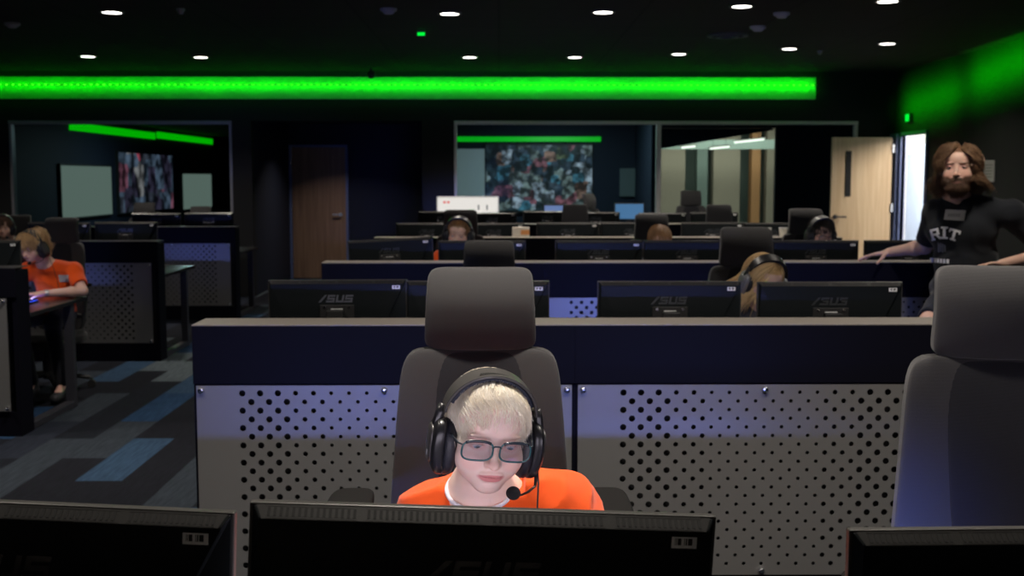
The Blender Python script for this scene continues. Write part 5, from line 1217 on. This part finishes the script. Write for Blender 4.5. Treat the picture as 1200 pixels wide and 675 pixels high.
def xf(polys, dx=0, dz=0, a=0, s=1): c, q = math.cos(a), math.sin(a); return [[(s*(x*c-z*q)+dx, s*(x*q+z*c)+dz) for x, z in p] for p in polys]
tr7 = bvh(sh7); a7 = R_(-35); N7 = (math.sin(a7), -math.cos(a7), 0); U7 = (math.cos(a7), math.sin(a7), 0)
M['tagw'] = mat('name_tag_paper', (.55,.54,.54), .6); M['print'] = mat('white_shirt_print', (.8,.8,.82), .7); M['tagink'] = mat('tag_ink', (.25,.25,.27), .6)
ch7 = Vector((2.60, 6.63, 1.335))
nt_ = on_cloth('name_tag', xf(grid_rect(.115, .058, 4, 2), .045, .052, -.04), ch7, U7, (0,0,1), N7, tr7, M['tagw'], p7)
on_cloth('tag_writing', xf([[(-.035+i*.012, -.008), (-.028+i*.012, -.008), (-.026+i*.012, .010), (-.033+i*.012, .010)] for i in range(6)], .042, .050), ch7, U7, (0,0,1), N7, tr7, M['tagink'], p7, .005)
def sub4(ps, n=3):
    r = []
    for a, b, c, d in ps:
        q = lambda u, v: tuple((a[i]*(1-u)+b[i]*u)*(1-v)+(d[i]*(1-u)+c[i]*u)*v for i in (0, 1))
        r += [[q(i/n, j/n), q((i+1)/n, j/n), q((i+1)/n, (j+1)/n), q(i/n, (j+1)/n)] for i in range(n) for j in range(n)]
    return r
def bars(L): # block letters in a unit cell 0..1, built from bars
    t = .24
    return {'R': [[(0,0),(t,0),(t,1),(0,1)], [(t,1-t*.8),(.85,1-t*.8),(.85,1),(t,1)], [(.85-t,.5),(.85,.5),(.85,.82),(.85-t,.82)], [(t,.40),(.85,.40),(.85,.58),(t,.58)], [(.45,.4),(.45+t,.4),(.95,0),(.95-t,0)], [(-.1,0),(t+.08,0),(t+.08,.14),(-.1,.14)]],
            'I': [[(.35,0),(.35+t,0),(.35+t,1),(.35,1)], [(.18,0),(.76,0),(.76,.16),(.18,.16)], [(.18,.84),(.76,.84),(.76,1),(.18,1)]],
            'T': [[(.38,0),(.38+t,0),(.38+t,1),(.38,1)], [(0,.80),(1,.80),(1,1),(0,1)], [(.24,0),(.76,0),(.76,.14),(.24,.14)], [(0,.66),(.14,.66),(.14,.8),(0,.8)], [(.86,.66),(1,.66),(1,.8),(.86,.8)]]}[L]
lt = []
for i, (L, s_) in enumerate((('R', .078), ('I', .084), ('T', .078))):
    an = (1-i)*.26; cx = (i-1)*.066; lt += xf(xf(sub4(bars(L)), -.5, -.5), (cx-.004)*.8, -.050-abs(i-1)*.010, an, s_*.84)
on_cloth('shirt_letters', lt, ch7, U7, (0,0,1), N7, tr7, M['print'], p7)
on_cloth('shirt_emblem', [[(-.052+k*.014, -.165+.006*(k % 2)), (-.044+k*.014, -.168+.006*(k % 2)), (-.038+k*.012, -.122+.01*math.sin(k)), (-.047+k*.012, -.112+.008*math.cos(k))] for k in range(4)], ch7, U7, (0,0,1), N7, tr7, mat('grey_shirt_print', (.25,.26,.28), .7), p7)
on_cloth('shirt_lower_print', xf([[(-.07+i*.021, -.012), (-.055+i*.021, -.012), (-.055+i*.021, .012), (-.07+i*.021, .012)] for i in range(6)], -.03, -.215), ch7, U7, (0,0,1), N7, tr7, M['print'], p7)
tr5 = bvh(sh5); nt5 = on_cloth('name_tag', xf(grid_rect(.085, .05, 3, 2), .06, -.02, 0), Vector((-3.16, 8.25, .90)), (1,0,0), (0,0,1), (-.1,-1,.1), tr5, M['tagw'], p5)
# wristband of the side person, and a keyboard under the typing hand
b = MB(); w5 = Vector(J5['wrR'])+(Vector(J5['elR'])-Vector(J5['wrR']))*.10; e5 = (Vector(J5['elR'])-Vector(J5['wrR'])).normalized()
wb = b.cyl(tuple(w5-e5*.012), tuple(w5+e5*.014), .0262, .0272, 20).build('wristwatch', M['silver']); tag(wb, 'pale wristwatch on the orange-shirted side person\'s arm', 'wristwatch')
keyboard(-3.38, 7.86, 'keyboard under the orange-shirted side person\'s hands', .5, R_(0))
area('purple_keys', (-3.28, 7.95, .775), (PI, 0, 0), .3, .1, .06, (.35,.12,1))
# footstool under the raised foot
t = thing('footstool', 'low black footstool under the standing person\'s raised foot', 'stool', (2.32, 6.40, 0))
MB().box(-.2, .2, -.16, .16, .31, .35).build('top', M['plasticm'], t, bevel=.01)
for sx in (-1, 1):
    for sy in (-1, 1): MB().cyl((sx*.17, sy*.13, 0), (sx*.15, sy*.11, .31), .014).build('leg', M['legmetal'], t)
